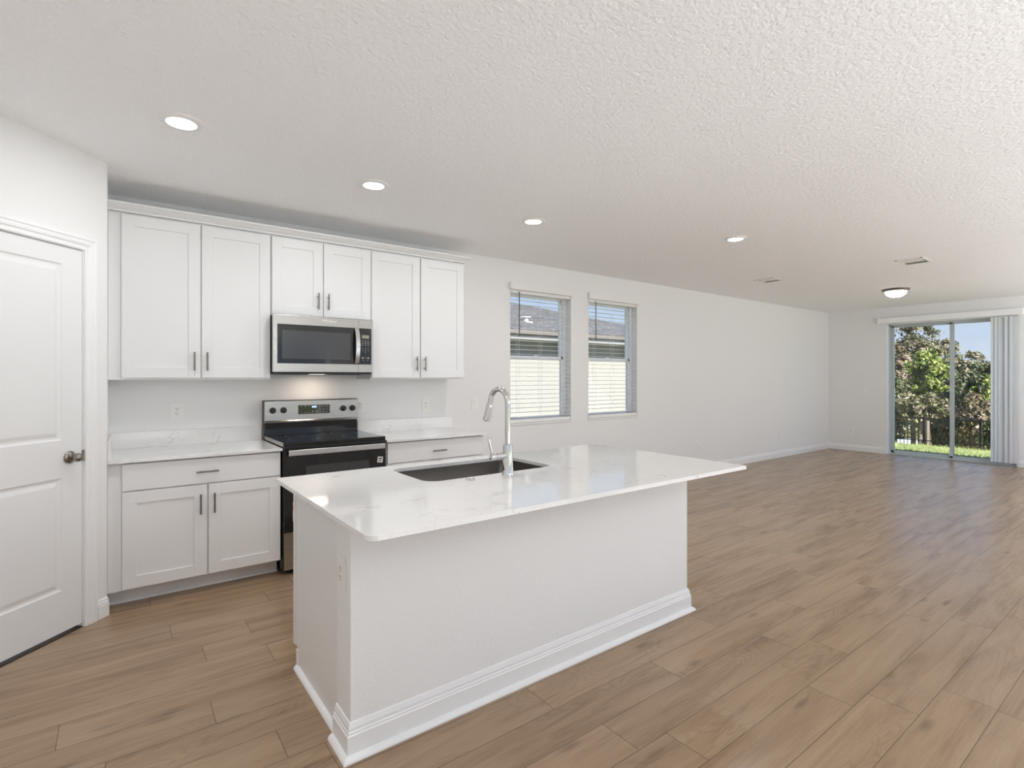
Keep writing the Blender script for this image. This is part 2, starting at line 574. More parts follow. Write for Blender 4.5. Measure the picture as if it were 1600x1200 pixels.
def part(name, mb, mat, parent=None, local=False, smooth=False, label=None):
    bm = mb.bm
    if parent is not None and not local:
        bmesh.ops.translate(bm, verts=bm.verts, vec=-wloc(parent))
    bmesh.ops.recalc_face_normals(bm, faces=bm.faces)
    me = bpy.data.meshes.new(name)
    bm.to_mesh(me); bm.free()
    mats = mat if isinstance(mat, (list, tuple)) else [mat]
    for x in mats:
        me.materials.append(M[x] if isinstance(x, str) else x)
    if smooth:
        for p in me.polygons:
            p.use_smooth = True
        if hasattr(me, 'set_sharp_from_angle'):
            me.set_sharp_from_angle(angle=math.radians(40))
    o = bpy.data.objects.new(name, me)
    COL.objects.link(o)
    o.parent = parent
    if label:
        o['label'] = label
    return o

def tag(o, label, cat, group=None, kind=None):
    o['label'] = label
    o['category'] = cat
    if group:
        o['group'] = group
    if kind:
        o['kind'] = kind
    return o

def thing(name, label, cat, loc, rotz=0.0, group=None):
    o = bpy.data.objects.new(name, None)
    COL.objects.link(o)
    o.location = loc
    o.rotation_euler = (0, 0, rotz)
    o.empty_display_size = 0.1
    return tag(o, label, cat, group)

def struct(name, loc=None, rotz=0.0, mb=None, mat=None, label=None, cat=None, smooth=False):
    if mb is not None:
        o = part(name, mb, mat, smooth=smooth)
    else:
        o = bpy.data.objects.new(name, None); COL.objects.link(o)
        o.location = loc; o.rotation_euler = (0, 0, rotz); o.empty_display_size = 0.1
    o['kind'] = 'structure'
    if label:
        o['label'] = label
    if cat:
        o['category'] = cat
    return o

def dup(root, loc, rotz=None, label=None, group=None, parent=None):
    def rec(o, par):
        c = o.copy(); COL.objects.link(c); c.parent = par
        for ch in [x for x in list(bpy.data.objects) if x.parent == o]:
            rec(ch, c)
        return c
    r = rec(root, parent)
    r.location = loc
    if rotz is not None:
        r.rotation_euler = (0, 0, rotz)
    if label:
        r['label'] = label
    if group:
        r['group'] = group
    return r

def rrect(x0, x1, y0, y1, r, seg=8):
    """rounded rectangle outline, counter-clockwise; r = one radius or four (x0y0, x1y0, x1y1, x0y1)"""
    rs = r if hasattr(r, '__len__') else (r,) * 4
    out = []
    cs = [(x0 + rs[0], y0 + rs[0], PI, rs[0]), (x1 - rs[1], y0 + rs[1], 1.5 * PI, rs[1]),
          (x1 - rs[2], y1 - rs[2], 0, rs[2]), (x0 + rs[3], y1 - rs[3], 0.5 * PI, rs[3])]
    for cx, cy, a0, rr in cs:
        for i in range(seg + 1):
            a = a0 + 0.5 * PI * i / seg
            out.append((cx + rr * math.cos(a), cy + rr * math.sin(a)))
    return out

# ------------------------------------------------------------------ room shell
H = 2.646
XF = 11.151          # far wall
YB = -6.9            # wall behind the camera
PX, PY = -0.0647, -0.6593   # corner of the angled pantry wall
R2 = math.sqrt(0.5)
P45 = 1.16           # length of the angled wall
EX, EY = PX - P45 * R2, PY - P45 * R2
XS = EX              # side wall, left of the camera

struct('floor', mb=MB().box(XS - 0.2, XF + 0.02, YB - 0.2, 0.02, -0.06, 0.0), mat='floor',
       label='oak look plank floor running the length of the room', cat='floor')
struct('ceiling', mb=MB().box(XS - 0.2, XF + 0.2, YB - 0.2, 0.2, H, H + 0.12), mat='ceiling',
       label='white ceiling with a knockdown texture', cat='ceiling')

W1 = (3.37, 4.262); W2 = (4.55, 5.445); WZ = (0.872, 2.349); WT = 0.18
wl = MB()
for x0, x1, z0, z1 in ((XS - 0.2, W1[0], 0, H), (W1[1], W2[0], 0, H), (W2[1], XF + 0.2, 0, H),
                       (W1[0], W1[1], 0, WZ[0]), (W1[0], W1[1], WZ[1], H), (W2[0], W2[1], 0, WZ[0]), (W2[0], W2[1], WZ[1], H)):
    wl.box(x0, x1, 0, WT, z0, z1)
bmesh.ops.remove_doubles(wl.bm, verts=wl.bm.verts, dist=1e-5)
struct('wall_left', mb=wl, mat='wall', label='long white wall behind the kitchen cabinets with two windows', cat='wall')

DY0, DY1, DZ1 = -2.712, -0.961, 2.357   # patio door opening
wf = MB()
wf.box(XF, XF + 0.2, DY1, 0.0, 0, H).box(XF, XF + 0.2, YB - 0.2, DY0, 0, H).box(XF, XF + 0.2, DY0, DY1, DZ1, H)
struct('wall_far', mb=wf, mat='wall', label='white end wall with the sliding glass door', cat='wall')

# wall behind the camera, with tall openings added to let daylight fill the room
wbk = MB()
gaps = [(0.0, 3.4), (4.0, 7.2), (7.7, 10.9)]
xs = [XS - 0.2] + [g for p in gaps for g in p] + [XF]
for i in range(0, len(xs), 2):
    wbk.box(xs[i], xs[i + 1], YB - 0.2, YB, 0, H)
for a, b_ in gaps:
    wbk.box(a, b_, YB - 0.2, YB, 2.08, H)
struct('wall_back', mb=wbk, mat='wall', label='white wall behind the viewpoint with tall openings added for daylight', cat='wall')
struct('wall_side', mb=MB().box(XS - 0.2, XS, YB, EY, 0, H), mat='wall', label='white side wall', cat='wall')

# angled pantry wall, built in its own frame: u runs along the wall away from the corner, v into the wall
def p45(s, d=0.0, z=0.0):
    """s metres from the corner along the wall, d metres out into the room"""
    return Vector((PX - s * R2 + d * R2, PY - s * R2 - d * R2, z))
D0, D1, DH = 0.147, 0.912, 2.099
wp = MB()
def w45(s0, s1, z0, z1, t=0.11):
    pts = [p45(s0, 0), p45(s1, 0), p45(s1, -t), p45(s0, -t)]
    wp.prism([(p.x, p.y) for p in pts], z0, z1)
w45(0, D0, 0, H); w45(D1, P45, 0, H); w45(D0, D1, DH, H)
struct('wall_pantry', mb=wp, mat='wall', label='angled white pantry wall holding the panelled door', cat='wall')
struct('wall_pantry_return', mb=MB().box(PX - 0.10, PX, PY, 0.0, 0, H), mat='wall', label='short return wall beside the cabinets', cat='wall')

bounce_sheet = MB()  # pale floor covering added out of view to bounce light to the ceiling
bounce_sheet.box(0.3, 10.6, -6.75, -4.78, 0.0003, 0.012, 0.004)
tag(part('light_bounce_rug', bounce_sheet, simple('pale_bounce', (0.66, 0.66, 0.66), 0.95)), 'long pale sheet added on the floor behind the viewpoint to bounce light upward', 'bounce_sheet')

# ------------------------------------------------------------------ baseboards
BB = [(0, 0), (0.015, 0), (0.015, 0.072), (0.012, 0.076), (0.012, 0.086), (0.009, 0.090), (0.008, 0.100), (0.0035, 0.108), (0, 0.110)]
def baseb(name, runs, label):
    m = MB()
    for a, b_, out, m0, m1 in runs:
        m.sweep(BB, a, b_, out, m0=m0, m1=m1)
    struct(name, mb=m, mat='trim', label=label, cat='baseboard')
baseb('baseboard_left', [((2.64, 0, 0), (XF, 0, 0), (0, -1, 0), 0, -1)], 'white baseboard along the window wall')
baseb('baseboard_far', [((XF, 0, 0), (XF, DY1 + 0.002, 0), (-1, 0, 0), 1, 0), ((XF, DY0 - 0.002, 0), (XF, YB, 0), (-1, 0, 0), 0, 0)], 'white baseboard on the end wall')
a0, a1 = p45(-0.0, 0), p45(D0 - 0.076, 0)
b0, b1 = p45(D1 + 0.076, 0), p45(P45, 0)
baseb('baseboard_pantry', [(a0, a1, (R2, -R2, 0), 0.0, 0), (b0, b1, (R2, -R2, 0), 0, 0)], 'short white baseboard piece beside the pantry door')
baseb('baseboard_side', [((XS, YB, 0), (XS, EY, 0), (1, 0, 0), 0, 0)], 'white baseboard on the side wall')

# ------------------------------------------------------------------ pantry door (door_1)
d1 = struct('door_1', loc=p45(D0, 0), rotz=math.radians(225), label='white two-panel pantry door with a nickel knob', cat='door')
# local frame: +x along the wall away from the corner, +y = into the room (rot 225: x->(-r,-r), y->(r,-r))
DW = D1 - D0
# moulded slab
def moulded_door():
    m = MB()
    x0, x1, z0, z1 = 0.004, DW - 0.004, 0.022, 2.094
    t0, t1 = -0.040, -0.005
    st = 0.112
    panels = [(0.245, 0.850), (1.052, 2.000)]
    # stiles and rails
    m.box(x0, x0 + st, t0, t1, z0, z1).box(x1 - st, x1, t0, t1, z0, z1)
    zz = [z0, panels[0][0], panels[0][1], panels[1][0], panels[1][1], z1]
    for i in (0, 2, 4):
        m.box(x0 + st, x1 - st, t0, t1, zz[i], zz[i + 1])
    for pz0, pz1 in panels:
        rings = []
        for ins, dep in ((0, 0), (0.006, -0.0055), (0.012, -0.0075), (0.020, -0.0075), (0.040, -0.0015), (0.046, -0.001)):
            a, b_, c, d = x0 + st + ins, x1 - st - ins, pz0 + ins, pz1 - ins
            rings.append([m.bm.verts.new(p) for p in ((a, t1 + dep, c), (b_, t1 + dep, c), (b_, t1 + dep, d), (a, t1 + dep, d))])
        for A, B in zip(rings, rings[1:]):
            for i in range(4):
                m.bm.faces.new((A[i], A[(i + 1) % 4], B[(i + 1) % 4], B[i]))
        m.bm.faces.new(rings[-1])
        m.box(x0 + st, x1 - st, t0, t0 + 0.012, pz0, pz1)
    return m
part('door_panel', moulded_door(), 'door', d1, local=True)
jm = MB()
jm.box(0.0, 0.0025, -0.11, -0.0, 0, DH).box(DW - 0.0025, DW, -0.11, 0.0, 0, DH).box(0, DW, -0.11, 0.0, DH - 0.0025, DH)
jm.box(0.0025, 0.012, -0.055, -0.043, 0, DH).box(DW - 0.012, DW - 0.0025, -0.055, -0.043, 0, DH).box(0, DW, -0.055, -0.043, DH - 0.012, DH)
part('door_jamb', jm, 'trim', d1, local=True)
CP = [(0, 0), (0.010, 0.0), (0.012, 0.004), (0.012, 0.012), (0.009, 0.018), (0.010, 0.024), (0.015, 0.030), (0.0165, 0.040), (0.013, 0.046), (0.014, 0.052), (0.018, 0.058), (0.018, 0.067), (0.016, 0.070), (0, 0.070)]
cs_ = MB()
# profile (out, across); across grows away from the opening
cs_.sweep(CP, (-0.002, 0, 0), (-0.002, 0, DH + 0.0), (0, 1, 0), up=(-1, 0, 0))
cs_.sweep(CP, (DW + 0.002, 0, 0), (DW + 0.002, 0, DH + 0.0), (0, 1, 0), up=(1, 0, 0))
# head with mitred look: full width block
A = [cs_.bm.verts.new((-0.002 - u, o, DH + 0.0 + u)) for o, u in CP]
B = [cs_.bm.verts.new((DW + 0.002 + u, o, DH + 0.0 + u)) for o, u in CP]
for i in range(len(CP)):
    j = (i + 1) % len(CP)
    cs_.bm.faces.new((A[i], A[j], B[j], B[i]))
# extend the legs up to the mitre
for sx, xx in ((-1, -0.002), (1, DW + 0.002)):
    A = [cs_.bm.verts.new((xx + sx * u, o, DH)) for o, u in CP]
    B = [cs_.bm.verts.new((xx + sx * u, o, DH + u)) for o, u in CP]
    for i in range(len(CP)):
        j = (i + 1) % len(CP)
        cs_.bm.faces.new((A[i], A[j], B[j], B[i]))
part('door_casing', cs_, 'trim', d1, local=True)
kb = MB()
kb.lathe([(0, 0.0), (0.033, 0.0), (0.034, 0.004), (0.031, 0.009), (0.022, 0.013), (0.013, 0.016), (0.011, 0.024), (0.012, 0.032),
          (0.018, 0.038), (0.0225, 0.046), (0.0235, 0.054), (0.0215, 0.063), (0.015, 0.070), (0.006, 0.0735), (0, 0.074)],
         (0.075, -0.006, 0.955), (0, 1, 0), 32)
kn = part('door_knob', kb, 'bronze', d1, local=True, smooth=True)
sp_ = MB().box(-0.0005, 0.003, -0.035, 0.002, 0.925, 0.985).cyl((0.001, 0.004, 0.925), (0.001, 0.004, 0.985), 0.004, n=10)
part('strike_plate', sp_, 'bronze', d1, local=True)
struct('trim_1', mb=MB().prism([(p.x, p.y) for p in (p45(D0, 0.0), p45(D1, 0.0), p45(D1, -0.11), p45(D0, -0.11))], 0.0, 0.004), mat='door_gap_shade',
       label='dark strip painted for the shade under the pantry door', cat='door_gap_shade')  # dark strip standing in for the shaded gap below the door

# ------------------------------------------------------------------ window units
def window(idx, x0, x1, label):
    z0, z1 = WZ
    w = struct('window_%d' % idx, loc=(x0, 0.0, z0), label=label, cat='window')
    yf0, yf1 = 0.095, 0.165
    fr = 0.035
    m = MB()
    m.box(x0, x0 + fr, yf0, yf1, z0, z1).box(x1 - fr, x1, yf0, yf1, z0, z1).box(x0, x1, yf0, yf1, z1 - fr, z1).box(x0, x1, yf0, yf1, z0, z0 + fr)
    part('window_frame', m, 'vinyl', w)
    zm = 0.5 * (z0 + z1)
    a, b_ = x0 + fr, x1 - fr
    def sash(za, zb, ya, yb, nm, s=0.04):
        m = MB()
        m.box(a, a + s, ya, yb, za, zb, 0.003).box(b_ - s, b_, ya, yb, za, zb, 0.003)
        m.box(a, b_, ya, yb, za, za + s, 0.003).box(a, b_, ya, yb, zb - s, zb, 0.003)
        so = part(nm, m, 'vinyl', w)
        part('window_pane', MB().box(a + s - 0.005, b_ - s + 0.005, (ya + yb) / 2 - 0.003, (ya + yb) / 2 + 0.003, za + s - 0.005, zb - s + 0.005), 'glass', so)
    sash(zm - 0.02, z1 - fr + 0.002, 0.133, 0.158, 'upper_sash', 0.03)
    sash(z0 + fr - 0.002, zm + 0.022, 0.100, 0.126, 'lower_sash', 0.035)
    part('window_sill', MB().box(x0 - 0.0, x1 + 0.0, -0.012, 0.095, z0 - 0.002, z0 + 0.018, 0.004), 'marble', w)
    part('sash_lock', MB().box(0.5 * (a + b_) - 0.03, 0.5 * (a + b_) + 0.03, 0.102, 0.12, zm + 0.022, zm + 0.034, 0.003), 'plastic', w)
window(1, *W1, 'white single-hung window nearest the kitchen cabinets')
window(2, *W2, 'white single-hung window farther from the kitchen cabinets')

def blind(x0, x1, label):
    z0, z1 = WZ
    t = thing('window_blind', label, 'blind', (x0, 0.0, z0), group='horizontal blinds in the side windows')
    part('valance', MB().box(x0 - 0.02, x1 + 0.004, -0.045, -0.006, 2.337, 2.410, 0.002), 'slat', t)
    part('headrail', MB().box(x0 + 0.01, x1 - 0.01, 0.004, 0.055, 2.305, 2.349), 'slat', t)
    m = MB()
    n = 28
    zb, zt = 0.955, 2.285
    for i in range(n):
        z = zb + (zt - zb) * i / (n - 1)
        q = []
        # gently crowned slat
        for k in range(5):
            y = 0.006 + 0.050 * k / 4
            c = 0.0022 * (1 - ((k - 2) / 2) ** 2)
            q.append((y, z + c - 0.001 + 0.002 * k / 4))
        prof = q + [(y, zz - 0.0018) for y, zz in reversed(q)]
        a_ = [m.bm.verts.new((x0 + 0.008, y, zz)) for y, zz in prof]
        b_ = [m.bm.verts.new((x1 - 0.008, y, zz)) for y, zz in prof]
        for j in range(len(prof)):
            k = (j + 1) % len(prof)
            m.bm.faces.new((a_[j], a_[k], b_[k], b_[j]))
        m.bm.faces.new(a_[::-1]); m.bm.faces.new(b_)
    part('slats', m, 'slat', t)
    part('bottom_rail', MB().box(x0 + 0.008, x1 - 0.008, 0.002, 0.056, 0.892, 0.930, 0.004), 'slat', t)
    for f in (0.14, 0.5, 0.86):
        x = x0 + (x1 - x0) * f
        c = MB()
        c.cyl((x, 0.003, 0.90), (x, 0.003, 2.31), 0.0011, n=6).cyl((x, 0.057, 0.90), (x, 0.057, 2.31), 0.0011, n=6)
        c.cyl((x, 0.030, 0.90), (x, 0.030, 2.31), 0.0009, n=6)
        part('ladder_cord', c, 'slat', t)
    xw = x0 + 0.115
    part('tilt_wand', MB().cyl((xw, -0.012, 1.835), (xw, -0.012, 2.315), 0.0052, n=8).cyl((xw, -0.012, 2.312), (xw, 0.01, 2.325), 0.003, n=6), 'slot', t, label='dark tilt wand')
    return t
blind(*W1, 'white slatted blind, fully lowered, in the window nearest the kitchen cabinets')
blind(*W2, 'white slatted blind, fully lowered, in the window nearer the far corner')

# ------------------------------------------------------------------ patio door (door_2)
d2 = struct('door_2', loc=(XF, DY1, 0), label='white-framed sliding glass patio door in the end wall', cat='door')
jb = MB()
jb.box(XF + 0.0, XF + 0.20, DY1 - 0.012, DY1 + 0.001, 0, DZ1).box(XF, XF + 0.20, DY0 - 0.001, DY0 + 0.012, 0, DZ1).box(XF, XF + 0.20, DY0, DY1, DZ1 - 0.012, DZ1 + 0.001)
part('door_jamb', jb, 'trim', d2)
fm = MB()
fm.box(XF + 0.11, XF + 0.19, DY1 - 0.035, DY1 - 0.012, 0, DZ1 - 0.012).box(XF + 0.11, XF + 0.19, DY0 + 0.012, DY0 + 0.035, 0, DZ1 - 0.012)
fm.box(XF + 0.11, XF + 0.19, DY0 + 0.012, DY1 - 0.012, DZ1 - 0.04, DZ1 - 0.012).box(XF + 0.07, XF + 0.19, DY0 + 0.012, DY1 - 0.012, 0.0, 0.022)
part('door_frame', fm, 'grey', d2)
def slider(ya, yb, x0, nm):
    m = MB(); s = 0.045
    zb, zt = 0.022, DZ1 - 0.04
    m.box(x0, x0 + 0.035, ya, ya + s, zb, zt, 0.002).box(x0, x0 + 0.035, yb - s, yb, zb, zt, 0.002)
    m.box(x0, x0 + 0.035, ya, yb, zb, zb + 0.04, 0.002).box(x0, x0 + 0.035, ya, yb, zt - 0.03, zt, 0.002)
    f = part(nm, m, 'grey', d2)
    part('door_pane', MB().box(x0 + 0.013, x0 + 0.021, ya + s - 0.006, yb - s + 0.006, zb + 0.035, zt - 0.025), 'glass', f)
    return f
ym = -1.875
slider(ym - 0.025, DY1 - 0.035, XF + 0.150, 'fixed_panel')
slider(DY0 + 0.035, ym + 0.025, XF + 0.112, 'sliding_panel')

vb = thing('vertical_blind', 'white vertical blind drawn aside beside the sliding glass door', 'blind', (XF, -2.55, 0))
part('valance', MB().box(XF - 0.105, XF - 0.0015, -2.79, -0.86, 2.357, 2.452, 0.003), 'vinyl', vb)
vm0 = None
vsp = [-2.445, -2.490, -2.538, -2.572, -2.604, -2.640, -2.668, -2.700]
vang = [48, 40, 58, 104, 36, 100, 52, 95]
for k, (y, a) in enumerate(zip(vsp, vang)):
    if vm0 is None:
        m = MB()
        q = [(-0.0445 + 0.089 * j / 6, 0.006 * (1 - ((j - 3) / 3) ** 2)) for j in range(7)]
        pr = q + [(u, w - 0.0009) for u, w in reversed(q)]
        m.prism(pr, 0.052, 2.335)
        v = part('vane', m, 'vane', vb, local=True)
        vm0 = v
    else:
        v = vm0.copy(); COL.objects.link(v); v.parent = vb
    v.location = (-0.055, y + 2.55, 0)
    v.rotation_euler = (0, 0, math.radians(90 - (90 - a)) * -1 + PI)

# ------------------------------------------------------------------ wall cabinets
def shaker(name, x0, x1, z0, z1, yf, parent, rail=0.071, t=0.019):
    """shaker door, front face at y = yf, facing -y"""
    m = MB()
    bv = 0.0007
    m.box(x0, x0 + rail, yf, yf + t, z0, z1, bv, 1).box(x1 - rail, x1, yf, yf + t, z0, z1, bv, 1)
    m.box(x0 + rail, x1 - rail, yf, yf + t, z0, z0 + rail, bv, 1).box(x0 + rail, x1 - rail, yf, yf + t, z1 - rail, z1, bv, 1)
    m.box(x0 + rail - 0.003, x1 - rail + 0.003, yf + 0.008, yf + t - 0.002, z0 + rail - 0.003, z1 - rail + 0.003)
    return part(name, m, 'cabinet', parent)

HANDLE = {}
def handle(parent, x, y, z, horiz=False, L=0.128):
    key = (horiz, L)
    if key not in HANDLE:
        m = MB()
        if horiz:
            m.cyl((-L / 2, -0.030, 0), (L / 2, -0.030, 0), 0.0058, n=14)
            for s in (-1, 1):
                m.cyl((s * L * 0.3, -0.030, 0), (s * L * 0.3, 0, 0), 0.0042, n=10)
        else:
            m.cyl((0, -0.030, -L / 2), (0, -0.030, L / 2), 0.0058, n=14)
            for s in (-1, 1):
                m.cyl((0, -0.030, s * L * 0.3), (0, 0, s * L * 0.3), 0.0042, n=10)
        o = part('bar_handle', m, 'nickel', parent, local=True, smooth=True)
        HANDLE[key] = o
    else:
        o = HANDLE[key].copy(); COL.objects.link(o); o.parent = parent
    o.location = Vector((x, y, z)) - wloc(parent)
    return o

def wall_cab(x0, x1, z0, z1, doors, hz, label, filler=None, hx=None):
    t = thing('wall_cabinet', label, 'cabinet', (x0, 0, z0), group='white shaker wall cabinets over the range wall')
    part('cabinet_box', MB().box(x0, x1 - 0.001, -0.298, -0.002, z0, z1), 'cabinet', t)
    if filler:
        part('filler_strip', MB().box(filler[0], filler[1], -0.299, -0.282, z0, z1), 'cabinet', t)
    for i, (a, b_) in enumerate(doors):
        d = shaker('cabinet_door', a, b_, z0 + 0.014 if hx is None else hx, 2.447, -0.318, t)
        handle(d, b_ - 0.038 if i == 0 else a + 0.031, -0.318, hz)
    return t
wall_cab(0.0, 0.905, 1.373, 2.462, [(0.005, 0.4475), (0.4555, 0.898)], 1.500,
         'white two-door wall cabinet between the pantry wall and the microwave', filler=(PX + 0.001, 0.0))
wall_cab(0.905, 1.684, 1.858, 2.462, [(0.912, 1.2855), (1.2945, 1.676)], 1.985,
         'short white two-door wall cabinet directly above the microwave', hx=1.866)
wall_cab(1.684, 2.596, 1.373, 2.462, [(1.690, 2.134), (2.146, 2.588)], 1.508,
         'white two-door wall cabinet over the counter to the range’s window side')
cr = MB()
CR = [(0, 0), (0.004, 0), (0.006, 0.010), (0.016, 0.016), (0.030, 0.026), (0.040, 0.036), (0.050, 0.040), (0.052, 0.052), (0, 0.052)]
cr.sweep(CR, (PX + 0.001, -0.3185, 2.4605), (2.596, -0.3185, 2.4605), (0, -1, 0), m1=1)
cr.sweep(CR, (2.5965, -0.3185, 2.4605), (2.5965, -0.001, 2.4605), (1, 0, 0), m0=1)
tag(part('crown_molding', cr, 'cabinet'), 'white crown molding running along the tops of the wall cabinets', 'molding')

# ------------------------------------------------------------------ base cabinets
YF = -0.612; DF = -0.633
def base_cab(x0, x1, d, label, filler=None, splitx=None, dz=(0.706, 0.866), bz=0.116, hxs=None):
    t = thing('base_cabinet', label, 'cabinet', (x0, 0, 0), group='white shaker base cabinets beside the range')
    b_ = MB().box(x0, x1, YF, -0.002, 0.106, 0.8690).box(x0, x1, YF + 0.03, -0.002, 0.8690, 0.8755)
    part('cabinet_box', b_, 'cabinet', t)
    part('toe_kick', MB().box(x0 if not filler else filler[0], x1, -0.500, -0.484, 0.0, 0.106), 'cabinet', t)
    sh = MB().sweep([(0, 0), (0.012, 0), (0.011, 0.006), (0.008, 0.012), (0.003, 0.017), (0, 0.018)], ((filler or (x0,))[0] + 0.0, -0.500, 0), (x1, -0.500, 0), (0, -1, 0))
    part('shoe_molding', sh, 'cabinet', t)
    if filler:
        part('filler_strip', MB().box(filler[0], filler[1], YF - 0.001, YF + 0.016, 0.106, 0.8690), 'cabinet', t)
    dr = part('drawer_front', MB().box(d[0], d[3], DF, DF + 0.019, dz[0], dz[1], 0.0012, 1), 'cabinet', t)
    handle(dr, 0.5 * (d[0] + d[3]), DF, 0.784 if hxs is None else hxs, True)
    for i, (a, b2) in enumerate(((d[0], d[1]), (d[2], d[3]))):
        dd = shaker('cabinet_door', a, b2, bz, 0.698, DF, t)
        handle(dd, b2 - 0.038 if i == 0 else a + 0.031, DF, 0.577)
    return t
base_cab(0.0, 0.902, (0.006, 0.4495, 0.4585, 0.895), 'white base cabinet with drawer and two doors beside the pantry wall', filler=(PX + 0.001, 0.0))
base_cab(1.686, 2.606, (1.692, 2.142, 2.151, 2.602), 'white base cabinet with a wide drawer, mostly hidden behind the island', hxs=0.779)

# ------------------------------------------------------------------ countertops on the wall run
CZ0, CZ1 = 0.876, 0.896
ct = thing('countertop', 'white quartz countertop between the pantry wall and the range', 'countertop', (0, 0, CZ0), group='quartz counters along the wall')
part('worktop', MB().box(PX + 0.0008, 0.906, -0.655, -0.0008, CZ0, CZ1, 0.0025), 'quartz', ct)
part('backsplash', MB().box(PX + 0.0008, 0.9005, -0.0205, -0.0008, CZ1, 1.007, 0.002), 'quartz', ct)
part('side_splash', MB().box(PX + 0.0008, PX + 0.020, -0.62, -0.021, CZ1, 0.998, 0.002), 'quartz', ct)
ct2 = thing('countertop', 'white quartz countertop on the range’s window side, ending short of the first window', 'countertop', (1.684, 0, CZ0), group='quartz counters along the wall')
part('worktop', MB().box(1.679, 2.637, -0.655, -0.0008, CZ0, CZ1, 0.0025), 'quartz', ct2)
part('backsplash', MB().box(1.681, 2.640, -0.0205, -0.0008, CZ1, 1.005, 0.002), 'quartz', ct2)

# ------------------------------------------------------------------ microwave
mw = thing('microwave', 'stainless steel over-the-range microwave under the short cabinet', 'microwave', (1.28, -0.2, 1.42))
X0, X1, Z0, Z1 = 0.9065, 1.665, 1.430, 1.857
part('microwave_case', MB().box(X0, X1 + 0.0, -0.372, -0.003, 1.424, Z1 - 0.001, 0.002), 'blackenamel', mw)
part('vent_grille', MB().box(X0 + 0.004, X1 - 0.01, -0.385, -0.03, 1.414, 1.424).box(X0 + 0.06, X0 + 0.26, -0.34, -0.14, 1.410, 1.414).box(X1 - 0.28, X1 - 0.08, -0.34, -0.14, 1.410, 1.414), 'blackmatte', mw)
def plate_with_hole(m, x0, x1, z0, z1, y0, y1, hx0, hx1, hz0, hz1):
    m.box(x0, hx0, y0, y1, z0, z1, 0.0015).box(hx1, x1, y0, y1, z0, z1, 0.0015)
    m.box(hx0 - 0.001, hx1 + 0.001, y0, y1, z0, hz0, 0.0015).box(hx0 - 0.001, hx1 + 0.001, y0, y1, hz1, z1, 0.0015)
XD = 1.5425
dm = MB()
dm.box(0.898, 0.929, -0.402, -0.373, Z0, Z1 - 0.002, 0.0015).box(0.927, XD, -0.402, -0.373, Z0, 1.494, 0.0015).box(0.927, XD, -0.402, -0.373, 1.786, Z1 - 0.002, 0.0015)
mdoor = part('microwave_door', dm, 'steel', mw)
part('door_glass', MB().box(0.929, XD, -0.4015, -0.376, 1.494, 1.786), 'blackgloss', mdoor)
part('window_screen', MB().box(0.962, 1.478, -0.4024, -0.4012, 1.530, 1.742), simple('window_mesh_grey', (0.05, 0.052, 0.055), 0.12, coat=0.2), mdoor)
pm = MB()
pm.box(XD + 0.002, X1, -0.402, -0.373, Z0, 1.494, 0.0015).box(XD + 0.002, X1, -0.402, -0.373, 1.786, Z1 - 0.002, 0.0015).box(1.651, X1, -0.402, -0.373, 1.49, 1.79, 0.0015)
mp_ = part('control_surround', pm, 'steel', mw)
cpn = part('control_panel', MB().box(XD + 0.002, 1.651, -0.4012, -0.376, 1.494, 1.786), 'blackgloss', mw)
part('display', MB().box(1.572, 1.632, -0.4022, -0.4010, 1.705, 1.732), 'lcd', cpn)
FY = Matrix.Rotation(PI / 2, 4, 'X')
km_ = MB()
kd_ = MB()
for r, z in enumerate((1.684, 1.668, 1.651)):
    for c in range(3):
        x = 1.578 + 0.0235 * c
        km_.box(x - 0.005, x + 0.005, -0.4022, -0.4011, z - 0.0022, z + 0.0022)
for r, row in enumerate(('123', '456', '789', ' 0 ')):
    for c in range(3):
        if row[c] != ' ':
            kd_.text(row[c], 0.013, Matrix.Translation((1.578 + 0.0235 * c, -0.4016, 1.628 - 0.0135 * r)) @ FY)
kc_ = MB()
for x in (1.578, 1.625):
    kc_.box(x - 0.006, x + 0.006, -0.4022, -0.4011, 1.541, 1.553)
kc_.box(1.596, 1.608, -0.4022, -0.4011, 1.546, 1.549)
kc_.box(1.580, 1.588, -0.4022, -0.4011, 1.526, 1.530).box(1.616, 1.624, -0.4022, -0.4011, 1.526, 1.530)
part('function_keys', km_, 'ink', cpn)
part('start_and_stop_keys', kc_, 'ink', cpn)
part('number_keys', kd_, 'ink', cpn)
# bowed handle
hm = MB()
sec = []
for i in range(17):
    f = i / 16
    z = 1.500 + 0.284 * f
    bow = 4 * f * (1 - f)
    sec.append((-0.412 - 0.034 * bow, z))
wv = 0.0165
xc = 1.526
ring = []
for y, z in sec:
    ring.append([hm.bm.verts.new(p) for p in ((xc - wv, y + 0.006, z), (xc - wv, y, z), (xc + wv, y, z), (xc + wv, y + 0.006, z))])
for A_, B_ in zip(ring, ring[1:]):
    for i in range(4):
        hm.bm.faces.new((A_[i], A_[(i + 1) % 4], B_[(i + 1) % 4], B_[i]))
hm.bm.faces.new(ring[0]); hm.bm.faces.new(ring[-1][::-1])
hm.box(xc - wv, xc + wv, -0.412, -0.401, 1.500, 1.512).box(xc - wv, xc + wv, -0.412, -0.401, 1.772, 1.784)
part('microwave_handle', hm, simple('handle_steel', (0.74, 0.73, 0.71), 0.25, 1.0), mdoor, smooth=True)
part('logo', MB().text('Whirlpool', 0.026, Matrix.Translation((1.308, -0.4023, 1.828)) @ FY, shear=0.25), 'logo', mdoor)
